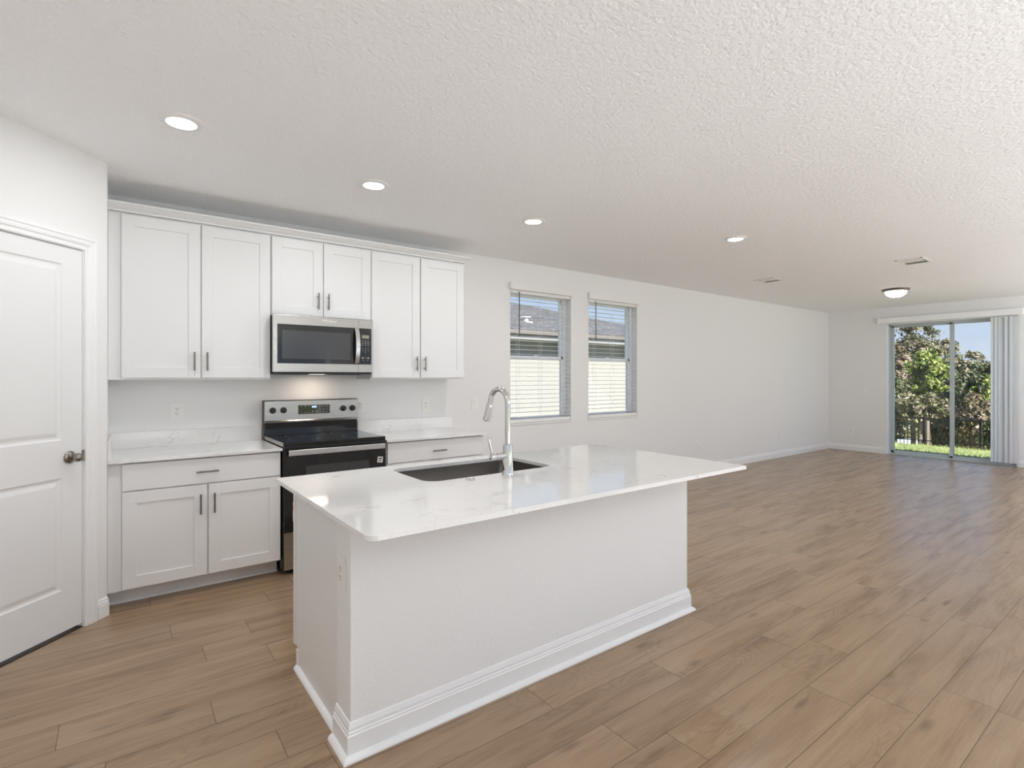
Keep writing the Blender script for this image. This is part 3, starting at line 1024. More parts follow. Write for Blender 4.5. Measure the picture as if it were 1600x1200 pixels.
# under-microwave cooktop lamp
part('cooktop_lamp_lens', MB().box(1.22, 1.33, -0.235, -0.165, 1.4134, 1.4139), 'lens', mw)
ld = bpy.data.lights.new('cooktop_lamp', 'AREA'); ld.shape = 'RECTANGLE'; ld.size = 0.16; ld.size_y = 0.10
ld.energy = 0.6; ld.color = (1.0, 0.80, 0.60)
lo = bpy.data.objects.new('cooktop_lamp', ld); COL.objects.link(lo); lo.parent = mw
lo.location = Vector((1.275, -0.20, 1.408)) - wloc(mw)

# ------------------------------------------------------------------ range
rg = thing('range', 'stainless steel and black electric range between the base cabinets', 'range', (1.29, -0.33, 0))
RX0, RX1 = 0.9105, 1.6685
part('range_body', MB().box(RX0 + 0.003, RX1 - 0.003, -0.625, -0.005, 0.03, 0.905), 'blackenamel', rg)
for fx in (RX0 + 0.05, RX1 - 0.05):
    for fy in (-0.58, -0.06):
        part('levelling_foot', MB().cyl((fx, fy, 0), (fx, fy, 0.03), 0.018, n=12), 'blackmatte', rg)
for a_ in (RX0, RX1 - 0.0035):
    part('cooktop_side_trim', MB().box(a_, a_ + 0.0035, -0.640, -0.06, 0.903, 0.929), 'steel', rg)
ck = part('cooktop', MB().box(RX0 + 0.0035, RX1 - 0.0035, -0.655, -0.085, 0.902, 0.930, 0.004), 'blackgloss', rg)
bmat = simple('burner_grey', (0.10, 0.10, 0.10), 0.3)
for bx, by, br in ((1.10, -0.47, 0.105), (1.48, -0.47, 0.085), (1.10, -0.22, 0.075), (1.48, -0.22, 0.105)):
    burn = MB()
    n = 48
    for k in range(n):
        a, b_ = 2 * PI * k / n, 2 * PI * (k + 1) / n
        burn.quad(*[(bx + rr * math.cos(t_), by + rr * math.sin(t_), 0.9303) for rr, t_ in ((br, a), (br, b_), (br - 0.003, b_), (br - 0.003, a))])
    bmesh.ops.remove_doubles(burn.bm, verts=burn.bm.verts, dist=1e-5)
    part('burner_ring', burn, bmat, ck)
part('front_rail', MB().box(RX0 + 0.001, RX1 - 0.001, -0.657, -0.622, 0.880, 0.9015, 0.003), 'blackenamel', rg)
# backguard
part('vent_riser', MB().box(0.915, 1.650, -0.085, -0.060, 0.930, 1.034, 0.002).box(0.920, 1.645, -0.105, -0.080, 0.930, 0.938, 0.002), 'blackgloss', rg)
part('backguard_case', MB().box(0.902, 1.657, -0.062, -0.022, 0.8975, 1.207, 0.003), simple('dark_bronze_case', (0.10, 0.085, 0.075), 0.4), rg)
gp = MB()
gp.sweep([(0.0, 0), (0.034, 0.0), (0.036, 0.010), (0.030, 0.018), (0.026, 0.170), (0.018, 0.176), (0, 0.176)], (0.907, -0.062, 1.029), (1.657, -0.062, 1.029), (0, -1, 0))
guard = part('control_panel', gp, 'steel', rg)
part('display_panel', MB().box(1.159, 1.414, -0.0925, -0.085, 1.090, 1.163, 0.001), 'blackgloss', guard)
part('clock_display', MB().text('8:00', 0.021, Matrix.Translation((1.285, -0.0932, 1.147)) @ FY), 'led', guard)
for cxs, zsr, hw, hh in (((1.185, 1.215, 1.243), (1.156,), 0.006, 0.0015), ((1.185, 1.215, 1.243), (1.101,), 0.006, 0.0015), ((1.332, 1.360, 1.388), (1.150, 1.126, 1.103), 0.0045, 0.002), ((1.274, 1.303), (1.108,), 0.005, 0.004)):
    mk2 = MB()
    for cx_ in cxs:
        for z in zsr:
            mk2.box(cx_ - hw, cx_ + hw, -0.0934, -0.0924, z - hh, z + hh)
    part('button_marks', mk2, 'ink', guard)
for kx in (0.967, 1.047, 1.526, 1.606):
    zk = 1.127
    kb = MB()
    kb.lathe([(0, 0), (0.0245, 0), (0.0245, 0.004), (0.0215, 0.006), (0.020, 0.024), (0.018, 0.026), (0, 0.026)], (kx, -0.0915, zk), (0, -1, 0), 24)
    kb.box(kx - 0.004, kx + 0.004, -0.124, -0.116, zk - 0.019, zk + 0.019, 0.001)
    part('burner_knob', kb, 'blackmatte', rg, smooth=True)
dr_ = MB()
dr_.box(RX0 + 0.004, RX1 - 0.004, -0.660, -0.627, 0.305, 0.876, 0.003)
od = part('oven_door', dr_, 'blackgloss', rg)
part('oven_window', MB().box(1.062, 1.528, -0.6612, -0.6595, 0.470, 0.758), simple('oven_window_grey', (0.06, 0.06, 0.062), 0.08), od)
hd = MB().box(0.934, 1.638, -0.712, -0.700, 0.842, 0.882, 0.004)
hd.box(0.950, 0.975, -0.702, -0.659, 0.848, 0.874).box(1.600, 1.625, -0.702, -0.659, 0.848, 0.874)
part('oven_handle', hd, simple('handle_satin', (0.70, 0.69, 0.68), 0.3, 1.0), od)
part('storage_drawer', MB().box(RX0 + 0.004, RX1 - 0.004, -0.660, -0.627, 0.040, 0.300, 0.003), 'steel', rg)
for a_ in (RX0, RX1 - 0.004):
    part('side_edge', MB().box(a_, a_ + 0.004, -0.652, -0.625, 0.035, 0.88), 'blackmatte', rg)
st = MB()
rot = Matrix.Translation((1.618, -0.6617, 0.7515)) @ Matrix.Rotation(math.radians(7), 4, 'Y')
for q in (((-0.0215, -0.0225), (0.0215, -0.0225), (0.0215, 0.0225), (-0.0215, 0.0225)),):
    f_ = [rot @ Vector((a, 0, b_)) for a, b_ in q]
    st.quad(*f_)
stick = part('sticker', st, 'tag_paper', od, label='small square white sticker with black marks')
s2 = MB()
for a, b_, c, d in ((-0.015, 0.012, 0.003, 0.014), (0.004, 0.016, 0.006, 0.011), (-0.013, 0.012, -0.012, -0.005)):
    s2.quad(*[rot @ Vector((p, -0.0006, q)) for p, q in ((a, c), (b_, c), (b_, d), (a, d))])
part('sticker_print', s2, 'slot', stick)
tg = part('energy_label', MB().box(0.972, 1.110, -0.6622, -0.6614, 0.378, 0.512), 'tag_paper', od, label='white and orange paper label')
part('label_band', MB().box(0.972, 1.110, -0.6628, -0.6621, 0.455, 0.500).box(0.972, 1.110, -0.6628, -0.6621, 0.395, 0.405), 'tag_orange', tg)

# ------------------------------------------------------------------ island
IX0, IX1, IY0, IY1 = 0.602, 2.805, -1.790, -2.980     # countertop
isl = thing('kitchen_island', 'white kitchen island with drywall back and tall baseboard', 'island', (1.7, -2.2, 0))
WX0, WX1, WY0, WY1 = 0.661, 2.712, -2.657, -2.510     # half wall
part('half_wall', MB().box(WX0, WX1, WY0, WY1, 0, CZ0 - 0.0005, 0.006, 2), 'wall', isl)
ci = MB().box(0.678, 2.690, -2.5095, -1.858, 0.100, 0.655)
ci.box(0.678, 1.125, -2.5095, -1.858, 0.655, CZ0 - 0.0005).box(1.965, 2.690, -2.5095, -1.858, 0.655, CZ0 - 0.0005)
ci.box(1.125, 1.965, -1.8725, -1.858, 0.655, CZ0 - 0.0005).box(1.125, 1.965, -2.5095, -2.42, 0.655, CZ0 - 0.0005)
part('cabinet_box', ci, 'cabinet', isl)
ep = MB().box(0.672, 0.678, -2.5095, -1.860, 0.1, CZ0 - 0.0005).box(0.672, 0.678, -2.5095, -1.920, 0.0, 0.1).box(0.668, 0.6785, -1.892, -1.858, 0.10, CZ0 - 0.0005)
part('end_panel', ep, 'cabinet', isl)
part('toe_kick', MB().box(0.678, 2.690, -1.975, -1.960, 0, 0.100), 'cabinet', isl)
for i, (a, b_) in enumerate(((0.682, 1.13), (1.135, 1.55), (1.555, 1.97), (1.975, 2.33), (2.335, 2.686))):
    m = MB()
    z0_, z1_, rl, yf = 0.112, 0.865, 0.06, -1.839
    for q in ((a, a + rl, z0_, z1_), (b_ - rl, b_, z0_, z1_), (a + rl, b_ - rl, z0_, z0_ + rl), (a + rl, b_ - rl, z1_ - rl, z1_)):
        m.box(q[0], q[1], -1.8575, yf, q[2], q[3], 0.0007, 1)
    m.box(a + rl - 0.002, b_ - rl + 0.002, -1.8565, yf - 0.008, z0_ + rl - 0.002, z1_ - rl + 0.002)
    part('cabinet_door', m, 'cabinet', isl)
BBI = [(0, 0), (0.016, 0), (0.016, 0.085), (0.0125, 0.089), (0.0125, 0.096), (0.0095, 0.100), (0.0095, 0.110), (0.004, 0.128), (0, 0.130)]
bi = MB()
bi.sweep(BBI, (WX0, WY0, 0), (WX1, WY0, 0), (0, -1, 0), m0=1, m1=1)
bi.sweep(BBI, (WX0, WY1, 0), (WX0, WY0, 0), (-1, 0, 0), m0=0, m1=1)
bi.sweep(BBI, (WX1, WY0, 0), (WX1, WY1, 0), (1, 0, 0), m0=1, m1=0)
part('baseboard', bi, 'trim', isl)
SH = [(0, 0), (0.020, 0), (0.019, 0.006), (0.014, 0.013), (0.007, 0.018), (0, 0.020)]
si = MB()
o_ = 0.016
si.sweep(SH, (WX0 - o_, WY0 - o_, 0), (WX1 + o_, WY0 - o_, 0), (0, -1, 0), m0=1, m1=1)
si.sweep(SH, (WX0 - o_, WY1, 0), (WX0 - o_, WY0 - o_, 0), (-1, 0, 0), m1=1)
si.sweep(SH, (WX1 + o_, WY0 - o_, 0), (WX1 + o_, WY1, 0), (1, 0, 0), m0=1)
si.sweep(SH, (0.672, -1.918, 0), (0.672, WY1 + 0.0, 0), (-1, 0, 0))
part('shoe_molding', si, 'trim', isl)
part('toe_return', MB().box(0.666, 0.6725, -1.935, -1.915, 0.02, 0.092), 'cabinet', isl)

# countertop slab with a rounded sink cut-out
ic = thing('island_countertop', 'white veined quartz countertop on the island with a sink cut-out', 'countertop', (1.7, -2.385, CZ0))
SX0, SX1, SY0, SY1 = 1.150, 1.940, -2.335, -1.888
outer = rrect(IX0, IX1, IY1, IY0, (0.038, 0.012, 0.045, 0.012), 8)
inner = rrect(SX0, SX1, SY0, SY1, 0.075, 8)
# match points of both outlines by walking them together (same count)
sm = MB()
def slab_ring(bm, o, i, z):
    return [bm.verts.new((x, y, z)) for x, y in o], [bm.verts.new((x, y, z)) for x, y in i]
e = 0.0022
def shrink(pts, d, sgn=1):
    cx = sum(p[0] for p in pts) / len(pts); cy = sum(p[1] for p in pts) / len(pts)
    return [(x - sgn * d * (1 if x > cx else -1), y - sgn * d * (1 if y > cy else -1)) for x, y in pts]
lv = [(outer, inner, CZ0 + 0.001), (outer, inner, CZ1 - e)]
oT, iT = shrink(outer, e), shrink(inner, -e)
ro = []
o0, i0 = slab_ring(sm.bm, shrink(outer, 0.001), inner, CZ0)
o1, i1 = slab_ring(sm.bm, outer, inner, CZ0 + 0.001)
o2, i2 = slab_ring(sm.bm, outer, inner, CZ1 - e)
o3, i3 = slab_ring(sm.bm, oT, iT, CZ1)
n = len(outer)
for rA, rB in ((o0, o1), (o1, o2), (o2, o3), (i1, i0), (i2, i1), (i3, i2), (o3, i3), (i0, o0)):
    for k in range(n):
        j = (k + 1) % n
        sm.bm.faces.new((rA[k], rA[j], rB[j], rB[k]))
part('worktop', sm, 'quartz', ic)

sk = thing('sink', 'stainless steel undermount sink set into the island counter', 'sink', (1.545, -2.11, 0.66))
bm_ = MB()
ri = rrect(SX0 - 0.006, SX1 + 0.006, SY0 - 0.006, SY1 + 0.006, 0.080, 8)
rb = rrect(SX0 + 0.02, SX1 - 0.02, SY0 + 0.02, SY1 - 0.02, 0.07, 8)
rb2 = rrect(SX0 + 0.05, SX1 - 0.05, SY0 + 0.05, SY1 - 0.05, 0.05, 8)
rfl = rrect(SX0 - 0.014, SX1 + 0.014, SY0 - 0.014, SY1 + 0.014, 0.085, 8)
zs = [(rfl, CZ0 - 0.0012), (ri, CZ0 - 0.0012), (ri, CZ0 - 0.010), (rrect(SX0, SX1, SY0, SY1, 0.078, 8), 0.72), (rb, 0.690), (rb2, 0.682)]
rr = [[bm_.bm.verts.new((x, y, z)) for x, y in pts] for pts, z in zs]
for A_, B_ in zip(rr, rr[1:]):
    for k in range(len(A_)):
        j = (k + 1) % len(A_)
        bm_.bm.faces.new((A_[k], A_[j], B_[j], B_[k]))
bm_.bm.faces.new(rr[-1])
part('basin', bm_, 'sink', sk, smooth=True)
part('drain', MB().lathe([(0.045, 0), (0.043, 0.003), (0.032, 0.003), (0.030, 0.0005), (0, 0.0005)], (1.545, -2.13, 0.6822)), 'chrome', sk, smooth=True)

fc = thing('faucet', 'chrome pull-down gooseneck faucet behind the sink cut-out', 'faucet', (1.563, -2.405, CZ1))
fb = MB()
fb.lathe([(0, 0), (0.030, 0), (0.030, 0.004), (0.028, 0.008), (0.0275, 0.030), (0.026, 0.060), (0.0245, 0.100), (0.0235, 0.148), (0.0225, 0.155), (0.016, 0.157), (0.015, 0.160)], (1.563, -2.405, CZ1), n=32)
part('faucet_body', fb, 'chrome', fc, smooth=True)
pts = [(1.563, -2.405, CZ1 + 0.155 + 0.02 * i) for i in range(11)]
zc = CZ1 + 0.355; Rr = 0.078
a_top = []
for i in range(1, 21):
    a = math.radians(180 - 165 * i / 20)
    a_top.append((1.563, -2.405 + Rr + Rr * math.cos(a), zc + Rr * math.sin(a)))
pts += a_top
lp = Vector(a_top[-1]); dirn = (Vector(a_top[-1]) - Vector(a_top[-2])).normalized()
pts.append(tuple(lp + dirn * 0.025))
part('spout', MB().tube(pts, 0.0140, 20), 'chrome', fc, smooth=True)
s0 = lp + dirn * 0.022
hdp = [s0, s0 + dirn * 0.004, s0 + dirn * 0.02, s0 + dirn * 0.075, s0 + dirn * 0.090, s0 + dirn * 0.095]
part('spray_head', MB().tube(hdp, [0.0145, 0.0165, 0.0175, 0.0205, 0.0215, 0.0200], 24), 'chrome', fc, smooth=True)
part('spray_face', MB().cyl(s0 + dirn * 0.0945, s0 + dirn * 0.0965, 0.017, n=20), 'blackmatte', fc)
hz_ = CZ1 + 0.100
hv = MB().cyl((1.545, -2.405, hz_), (1.490, -2.405, hz_), 0.0165, n=24).cyl((1.492, -2.405, hz_), (1.488, -2.405, hz_), 0.0145, n=24)
hv.lathe([(0.0165, 0), (0.0165, 0.024), (0.013, 0.030), (0, 0.031)], (1.487, -2.405, hz_), (-1, 0, 0), 24)
hb_ = part('handle_hub', hv, 'chrome', fc, smooth=True)
part('lever', MB().tube([(1.468, -2.405, hz_ + 0.010), (1.462, -2.405, hz_ + 0.030), (1.452, -2.405, hz_ + 0.070), (1.446, -2.405, hz_ + 0.092)], [0.0050, 0.0055, 0.0070, 0.0066], 14), 'chrome', hb_, smooth=True)
bt = MB().lathe([(0, 0), (0.022, 0), (0.023, 0.003), (0.021, 0.007), (0.014, 0.008), (0.013, 0.011), (0.005, 0.012), (0, 0.012)], (1.347, -2.392, CZ1), n=28)
tag(part('sink_hole_cover', bt, 'chrome', smooth=True), 'small round chrome cap on the island counter beside the faucet', 'cap')

# ------------------------------------------------------------------ outlets and switches
def outlet_plate(loc, rotz, label, w=0.072, h=0.118, kind='outlet', group=None):
    t = thing('wall_outlet' if kind == 'outlet' else 'light_switch', label, 'outlet' if kind == 'outlet' else 'switch', loc, rotz, group)
    part('cover_plate', MB().box(-w / 2, w / 2, -0.0060, -0.0002, -h / 2, h / 2, 0.0018), 'plastic', t, local=True)
    if kind == 'outlet':
        rc = part('receptacle', MB().box(-0.017, 0.017, -0.0082, -0.0055, -0.034, 0.034, 0.001), 'plastic', t, local=True)
        s = MB()
        for z in (-0.0165, 0.0165):
            s.box(-0.0085, -0.0055, -0.0086, -0.0078, z + 0.001, z + 0.010).box(0.0055, 0.0085, -0.0086, -0.0078, z + 0.001, z + 0.010)
            s.cyl((0, -0.0086, z - 0.007), (0, -0.0078, z - 0.007), 0.003, n=10)
        part('slots', s, 'slot', rc, local=True)
    else:
        rk = MB()
        rk.box(-0.0165, 0.0165, -0.0075, -0.0055, -0.034, 0.034, 0.0008)
        part('switch_frame', rk, 'slot' if False else 'trim', t, local=True)
        rk = MB()
        A_ = [rk.bm.verts.new(p) for p in ((-0.0145, -0.0076, -0.031), (0.0145, -0.0076, -0.031), (0.0145, -0.0125, 0.031), (-0.0145, -0.0125, 0.031))]
        B_ = [rk.bm.verts.new(p) for p in ((-0.0145, -0.006, -0.031), (0.0145, -0.006, -0.031), (0.0145, -0.006, 0.031), (-0.0145, -0.006, 0.031))]
        rk.bm.faces.new(A_); rk.bm.faces.new(B_[::-1])
        for k in range(4):
            j = (k + 1) % 4
            rk.bm.faces.new((A_[k], B_[k], B_[j], A_[j]))
        part('rocker', rk, 'plastic', t, local=True)
    return t
o1_ = outlet_plate((0.334, 0, 1.140), 0, 'white double outlet above the counter beside the pantry wall', 0.080, 0.128)
GR = 'white wall outlets'
o1_['group'] = GR
dup(o1_, (1.712, 0, 1.136), 0, 'white double outlet half hidden behind the range backguard', GR)
dup(o1_, (2.356, 0, 1.122), 0, 'white double outlet over the short counter, window side of the range', GR)
dup(o1_, (6.850, 0, 0.350), 0, 'white outlet low on the long wall, just beyond the island counter end', GR)
dup(o1_, (9.242, 0, 0.362), 0, 'white outlet low on the long wall, nearest the far corner', GR)
dup(o1_, (XF, -0.395, 0.378), -PI / 2 * -1 * -1, 'white outlet low on the end wall between the corner and the glass door', GR)
iso = dup(o1_, (WX0, -2.572, 0.650), -PI / 2, 'white outlet on the narrow end of the island under the counter', GR)
outlet_plate((2.914, 0, 1.123), 0, 'white rocker switch on the wall between cabinets and first window', 0.080, 0.128, 'switch')
outlet_plate((XF, -0.633, 1.128), -PI / 2, 'white switch at chest height on the end wall near the glass door', 0.066, 0.125, 'switch')

# ------------------------------------------------------------------ ceiling fixtures
def can_light(x, y, label):
    t = thing('recessed_light', label, 'ceiling light', (x, y, H), group='round recessed ceiling lights')
    part('trim_ring', MB().lathe([(0.066, -0.0105), (0.072, -0.0125), (0.085, -0.0095), (0.095, -0.004), (0.0965, 0.0)], (0, 0, 0), n=40), 'plastic', t, local=True, smooth=True)
    part('diffuser', MB().lathe([(0.0665, -0.0100), (0.045, -0.0125), (0.02, -0.0135), (0, -0.0138)], (0, 0, 0), n=36), 'lens', t, local=True, smooth=True)
    d = bpy.data.lights.new('can_lamp', 'AREA'); d.shape = 'DISK'; d.size = 0.125; d.energy = CAN_POWER; d.color = CAN_COL
    o = bpy.data.objects.new('can_lamp', d); COL.objects.link(o); o.parent = t; o.location = (0, 0, -0.016)
    return t
can_light(0.234, -1.506, 'round recessed ceiling light nearest the pantry door')
can_light(1.320, -1.262, 'round recessed ceiling light over the aisle before the short microwave cabinet')
can_light(2.657, -1.268, 'round recessed ceiling light out in front of the window nearest the cabinets')
can_light(4.459, -1.949, 'round recessed ceiling light farthest from the cabinets, nearest the ceiling vents')
for x, y in ((0.40, -3.5), (0.6, -5.9)):  # unseen cans, added only to fill the room with light
    can_light(x, y, 'round recessed ceiling light added behind the viewpoint as fill, out of the picture')

def dome_light(x, y, label):
    t = thing('dome_light', label, 'ceiling light', (x, y, H), group='flush dome ceiling lights')
    part('metal_ring', MB().lathe([(0.165, 0.0), (0.170, -0.006), (0.165, -0.018), (0.150, -0.028), (0.130, -0.034), (0.126, -0.030)], (0, 0, 0), n=44), 'nickel', t, local=True, smooth=True)
    part('glass_dome', MB().lathe([(0.133, -0.030), (0.130, -0.050), (0.118, -0.074), (0.095, -0.096), (0.060, -0.112), (0.02, -0.119), (0, -0.120)], (0, 0, 0), n=40), 'dome', t, local=True, smooth=True)
    part('finial', MB().lathe([(0.010, -0.118), (0.009, -0.124), (0.004, -0.130), (0, -0.131)], (0, 0, 0), n=16), 'nickel', t, local=True, smooth=True)
    return t
dome_light(8.875, -1.815, 'flush dome light with a nickel ring near the glass door')
dome_light(8.875, -5.1, 'flush dome light added as fill, out of the picture beyond the frame edge')  # unseen second dome, added to brighten the far end

def add_fill_pendant(x, y, label, k=1.0):  # unseen globe lamps added behind the viewpoint as fill light
    t = thing('fill_pendant', label, 'ceiling light', (x, y, H), group='added fill globes behind the viewpoint')
    part('canopy', MB().lathe([(0, 0), (0.06, 0), (0.055, -0.02), (0.01, -0.025), (0, -0.025)], n=24), 'nickel', t, local=True, smooth=True)
    part('stem', MB().cyl((0, 0, -0.02), (0, 0, -0.50), 0.006, n=10), 'nickel', t, local=True)
    part('globe', MB().lathe([(0.03, -0.50), (0.08, -0.53), (0.11, -0.59), (0.11, -0.64), (0.08, -0.70), (0.03, -0.725), (0, -0.73)], n=28), 'dome', t, local=True, smooth=True)
    for z in (-0.46, -0.86):
        d = bpy.data.lights.new('fill_lamp', 'POINT'); d.energy = k * FILL_PENDANT_POWER / 2; d.shadow_soft_size = 0.12; d.color = (0.91, 0.965, 1.0)
        o = bpy.data.objects.new('fill_lamp', d); COL.objects.link(o); o.parent = t; o.location = (0.0, 0.0, z)
    return t
add_fill_pendant(1.9, -5.8, 'fill globe added behind the viewpoint, kitchen end')
add_fill_pendant(5.4, -5.6, 'fill globe added out of the picture, middle of the room')
add_fill_pendant(9.26, -4.95, 'fill globe added out of the picture, living room end', 2.2)

def vent(x, y, w, d, label):
    t = thing('ceiling_vent', label, 'vent', (x, y, H), group='white ceiling air vents')
    fr = MB()
    b_ = 0.028
    fr.box(-w / 2, w / 2, -d / 2, -d / 2 + b_, -0.006, 0, 0.002).box(-w / 2, w / 2, d / 2 - b_, d / 2, -0.006, 0, 0.002)
    fr.box(-w / 2, -w / 2 + b_, -d / 2, d / 2, -0.006, 0, 0.002).box(w / 2 - b_, w / 2, -d / 2, d / 2, -0.006, 0, 0.002)
    part('vent_frame', fr, 'plastic', t, local=True)
    part('duct_shadow', MB().box(-w / 2 + b_, w / 2 - b_, -d / 2 + b_, d / 2 - b_, -0.0010, -0.0002), 'duct_shade', t, local=True, label='dark sheet standing for the shade inside the duct')  # flat dark sheet painted for the shade behind the louvres
    lo_ = MB()
    iw, idp = w - 2 * b_, d - 2 * b_
    # side banks run across, middle bank runs lengthways
    for k in range(4):
        for sx in (-1, 1):
            x_ = sx * (iw / 2 - (k + 0.5) * iw / 3 / 4)
            lo_.sweep([(0, 0), (0.010, -0.006), (0.0108, -0.0055), (0.001, 0.0004)], (x_, -idp / 2, -0.001), (x_, idp / 2, -0.001), (-1 if sx > 0 else 1, 0, 0))
    for k in range(7):
        y_ = -idp / 2 + (k + 0.5) * idp / 7
        lo_.sweep([(0, 0), (0.013, -0.006), (0.0138, -0.0055), (0.001, 0.0004)], (-iw / 6, y_, -0.001), (iw / 6, y_, -0.001), (0, 1, 0))
    part('louvres', lo_, 'plastic', t, local=True)
    return t
vent(6.870, -2.595, 0.36, 0.25, 'larger white ceiling vent, the one closer to the dome light')
vent(6.735, -1.082, 0.30, 0.25, 'smaller-looking white ceiling vent on the window wall side')

# ------------------------------------------------------------------ outside: neighbour's house
hs = thing('neighbor_house', 'cream stucco house with grey shingle roof seen through the side windows', 'house', (9, 5, -0.2))
part('house_wall', MB().box(1.5, 13.4, 4.75, 5.0, -0.3, 2.22), 'stucco', hs)
part('soffit', MB().box(1.0, 13.9, 4.32, 4.75, 2.205, 2.23), 'soffit', hs)
part('fascia', MB().box(1.0, 13.9, 4.28, 4.32, 2.20, 2.33), 'fascia', hs)
part('gutter', MB().sweep([(0, 0), (0.08, 0.01), (0.10, 0.09), (0.0, 0.09)], (1.0, 4.279, 2.30), (13.9, 4.279, 2.30), (0, -1, 0)), simple('gutter_brown', (0.25, 0.22, 0.20), 0.5), hs)
rf = MB()
def rz(y): return 2.40 + 0.36 * (y - 4.2)
def rfp(*pp): rf.bm.faces.new([rf.bm.verts.new(p) for p in pp])
AP = (7.3, 8.0, rz(8.0))
EC = (13.9, 4.2, 2.40)
AL = (2.0, 8.0, rz(8.0))
YR = 2 * 8.0 - 4.2
rfp((0.5, 4.2, 2.40), EC, AP, AL)
rfp(EC, (13.9, YR, 2.40), AP)
rfp((0.5, YR, 2.40), AL, AP, (13.9, YR, 2.40))
rfp((0.5, 4.2, 2.40), AL, (0.5, YR, 2.40))
part('roof', rf, 'shingle', hs)
part('roof_vent', MB().box(7.52, 7.61, 4.98, 5.10, 2.66, 2.77, 0.004).box(7.48, 7.65, 4.94, 5.12, 2.77, 2.79, 0.004).box(7.48, 7.62, 4.84, 4.97, 2.635, 2.66, 0.004), simple('white_flashing', (0.8, 0.8, 0.78), 0.4), hs)

# ------------------------------------------------------------------ outside: yard, fence, trees, car
gm = MB()
def gz(x):
    if x < 14.3: return -0.12
    if x < 23: return -0.12 - (x - 14.3) * 0.112
    return max(-5.15, -0.12 - 8.7 * 0.112 - (x - 23) * 0.155)
gx = [XF + 0.2, 12, 13, 14, 14.3, 15, 16, 18, 20, 22, 23, 25, 28, 32, 38, 44, 50, 60, 110]
prev = None
for x in gx:
    cur = [gm.bm.verts.new((x, y, gz(x))) for y in (-16, -6, 0, 6, 14, 60)]
    if prev:
        for k in range(5):
            gm.bm.faces.new((prev[k], cur[k], cur[k + 1], prev[k + 1]))
    prev = cur
lawn = struct('lawn', mb=gm, mat='lawn', label='sunlit lawn beyond the glass door', cat='lawn')
struct('side_yard', mb=MB().box(-6, XF + 0.2, 0.18, 30, -0.32, -0.30).box(-12, XF + 0.2, -30, YB - 0.2, -0.14, -0.12), mat='lawn', label='grass strip around the house', cat='lawn')

struct('bounce_slab', mb=MB().box(-3, XF + 2.0, YB - 6.2, YB - 0.2, -0.12, -0.03), mat='concrete', label='pale concrete slab added behind the viewpoint to bounce sunlight indoors', cat='patio')  # unseen sunlit slab, added to throw light up through the back openings
gr = MB()
rnd = random.Random(3)
for i in range(9000):
    x = XF + 0.3 + (14.4 - XF - 0.3) * rnd.random()
    yc = -1.0 + (x - XF) * 0.25
    y = yc + (rnd.random() - 0.5) * 4.2
    h = 0.03 + 0.04 * rnd.random()
    a = rnd.random() * PI
    dx, dy = 0.004 * math.cos(a), 0.004 * math.sin(a)
    lx, ly = (rnd.random() - 0.5) * 0.04, (rnd.random() - 0.5) * 0.04
    gr.bm.faces.new([gr.bm.verts.new(p) for p in ((x - dx, y - dy, -0.122), (x + dx, y + dy, -0.122), (x + lx, y + ly, -0.12 + h))])
tag(part('grass_blades', gr, 'lawn'), 'short sunlit grass growing outside the glass door', 'grass', kind='stuff')

FX = 22.0
fe = thing('iron_fence', 'black metal picket fence across the yard beyond the glass door', 'fence', (FX, 0, -1.0))
part('top_rail', MB().box(FX - 0.015, FX + 0.015, -6, 8, -0.03, 0.01), 'iron', fe)
part('bottom_rail', MB().box(FX - 0.012, FX + 0.012, -6, 8, -0.78, -0.75), 'iron', fe)
posts = [-5.07, -3.57, -2.07, -0.57, 0.93, 2.43, 3.93, 5.43, 6.93]
posts = [-4.63, -3.16, -1.69, -0.05, 1.42, 2.89, 4.36, 5.83, 7.3]
for y in posts:
    part('fence_post', MB().box(FX - 0.03, FX + 0.03, y - 0.03, y + 0.03, -1.15, 0.04, 0.004), 'iron', fe)
pk0 = None
y = -1.6
while y < 3.7:
    if min(abs(y - p) for p in posts) > 0.05:
        if pk0 is None:
            pk0 = part('picket', MB().box(-0.009, 0.009, -0.009, 0.009, -0.07, 0.97), 'iron', fe, local=True)
            o = pk0
        else:
            o = pk0.copy(); COL.objects.link(o); o.parent = fe
        o.location = (0, y, 0)
    y += 0.1055

def foliage(center, rad, n_cl, n_leaf, size, seed, flat=1.0):
    r = random.Random(seed)
    m = MB()
    c = Vector(center)
    for k in range(n_cl):
        while True:
            p = Vector((r.uniform(-1, 1), r.uniform(-1, 1), r.uniform(-1, 1)))
            if p.length < 1: break
        if p.length < 0.45:
            p = p.normalized() * r.uniform(0.5, 1.0)
        p = Vector((p.x * rad[0], p.y * rad[1], p.z * rad[2]))
        cr_ = r.uniform(0.10, 0.22) * (rad[0] + rad[1] + rad[2]) / 3
        for j in range(n_leaf):
            d = Vector((r.gauss(0, 1), r.gauss(0, 1), r.gauss(0, 0.8))) * cr_ * 0.55
            q = c + p + d
            u = Vector((r.uniform(-1, 1), r.uniform(-1, 1), r.uniform(-1, 1))).normalized()
            w = u.cross(Vector((r.uniform(-1, 1), r.uniform(-1, 1), r.uniform(-1, 1)))).normalized()
            s = size * r.uniform(0.6, 1.3)
            m.bm.faces.new([m.bm.verts.new(x) for x in (q - u * s, q + w * s * 0.5, q + u * s, q - w * s * 0.5)])
    return m

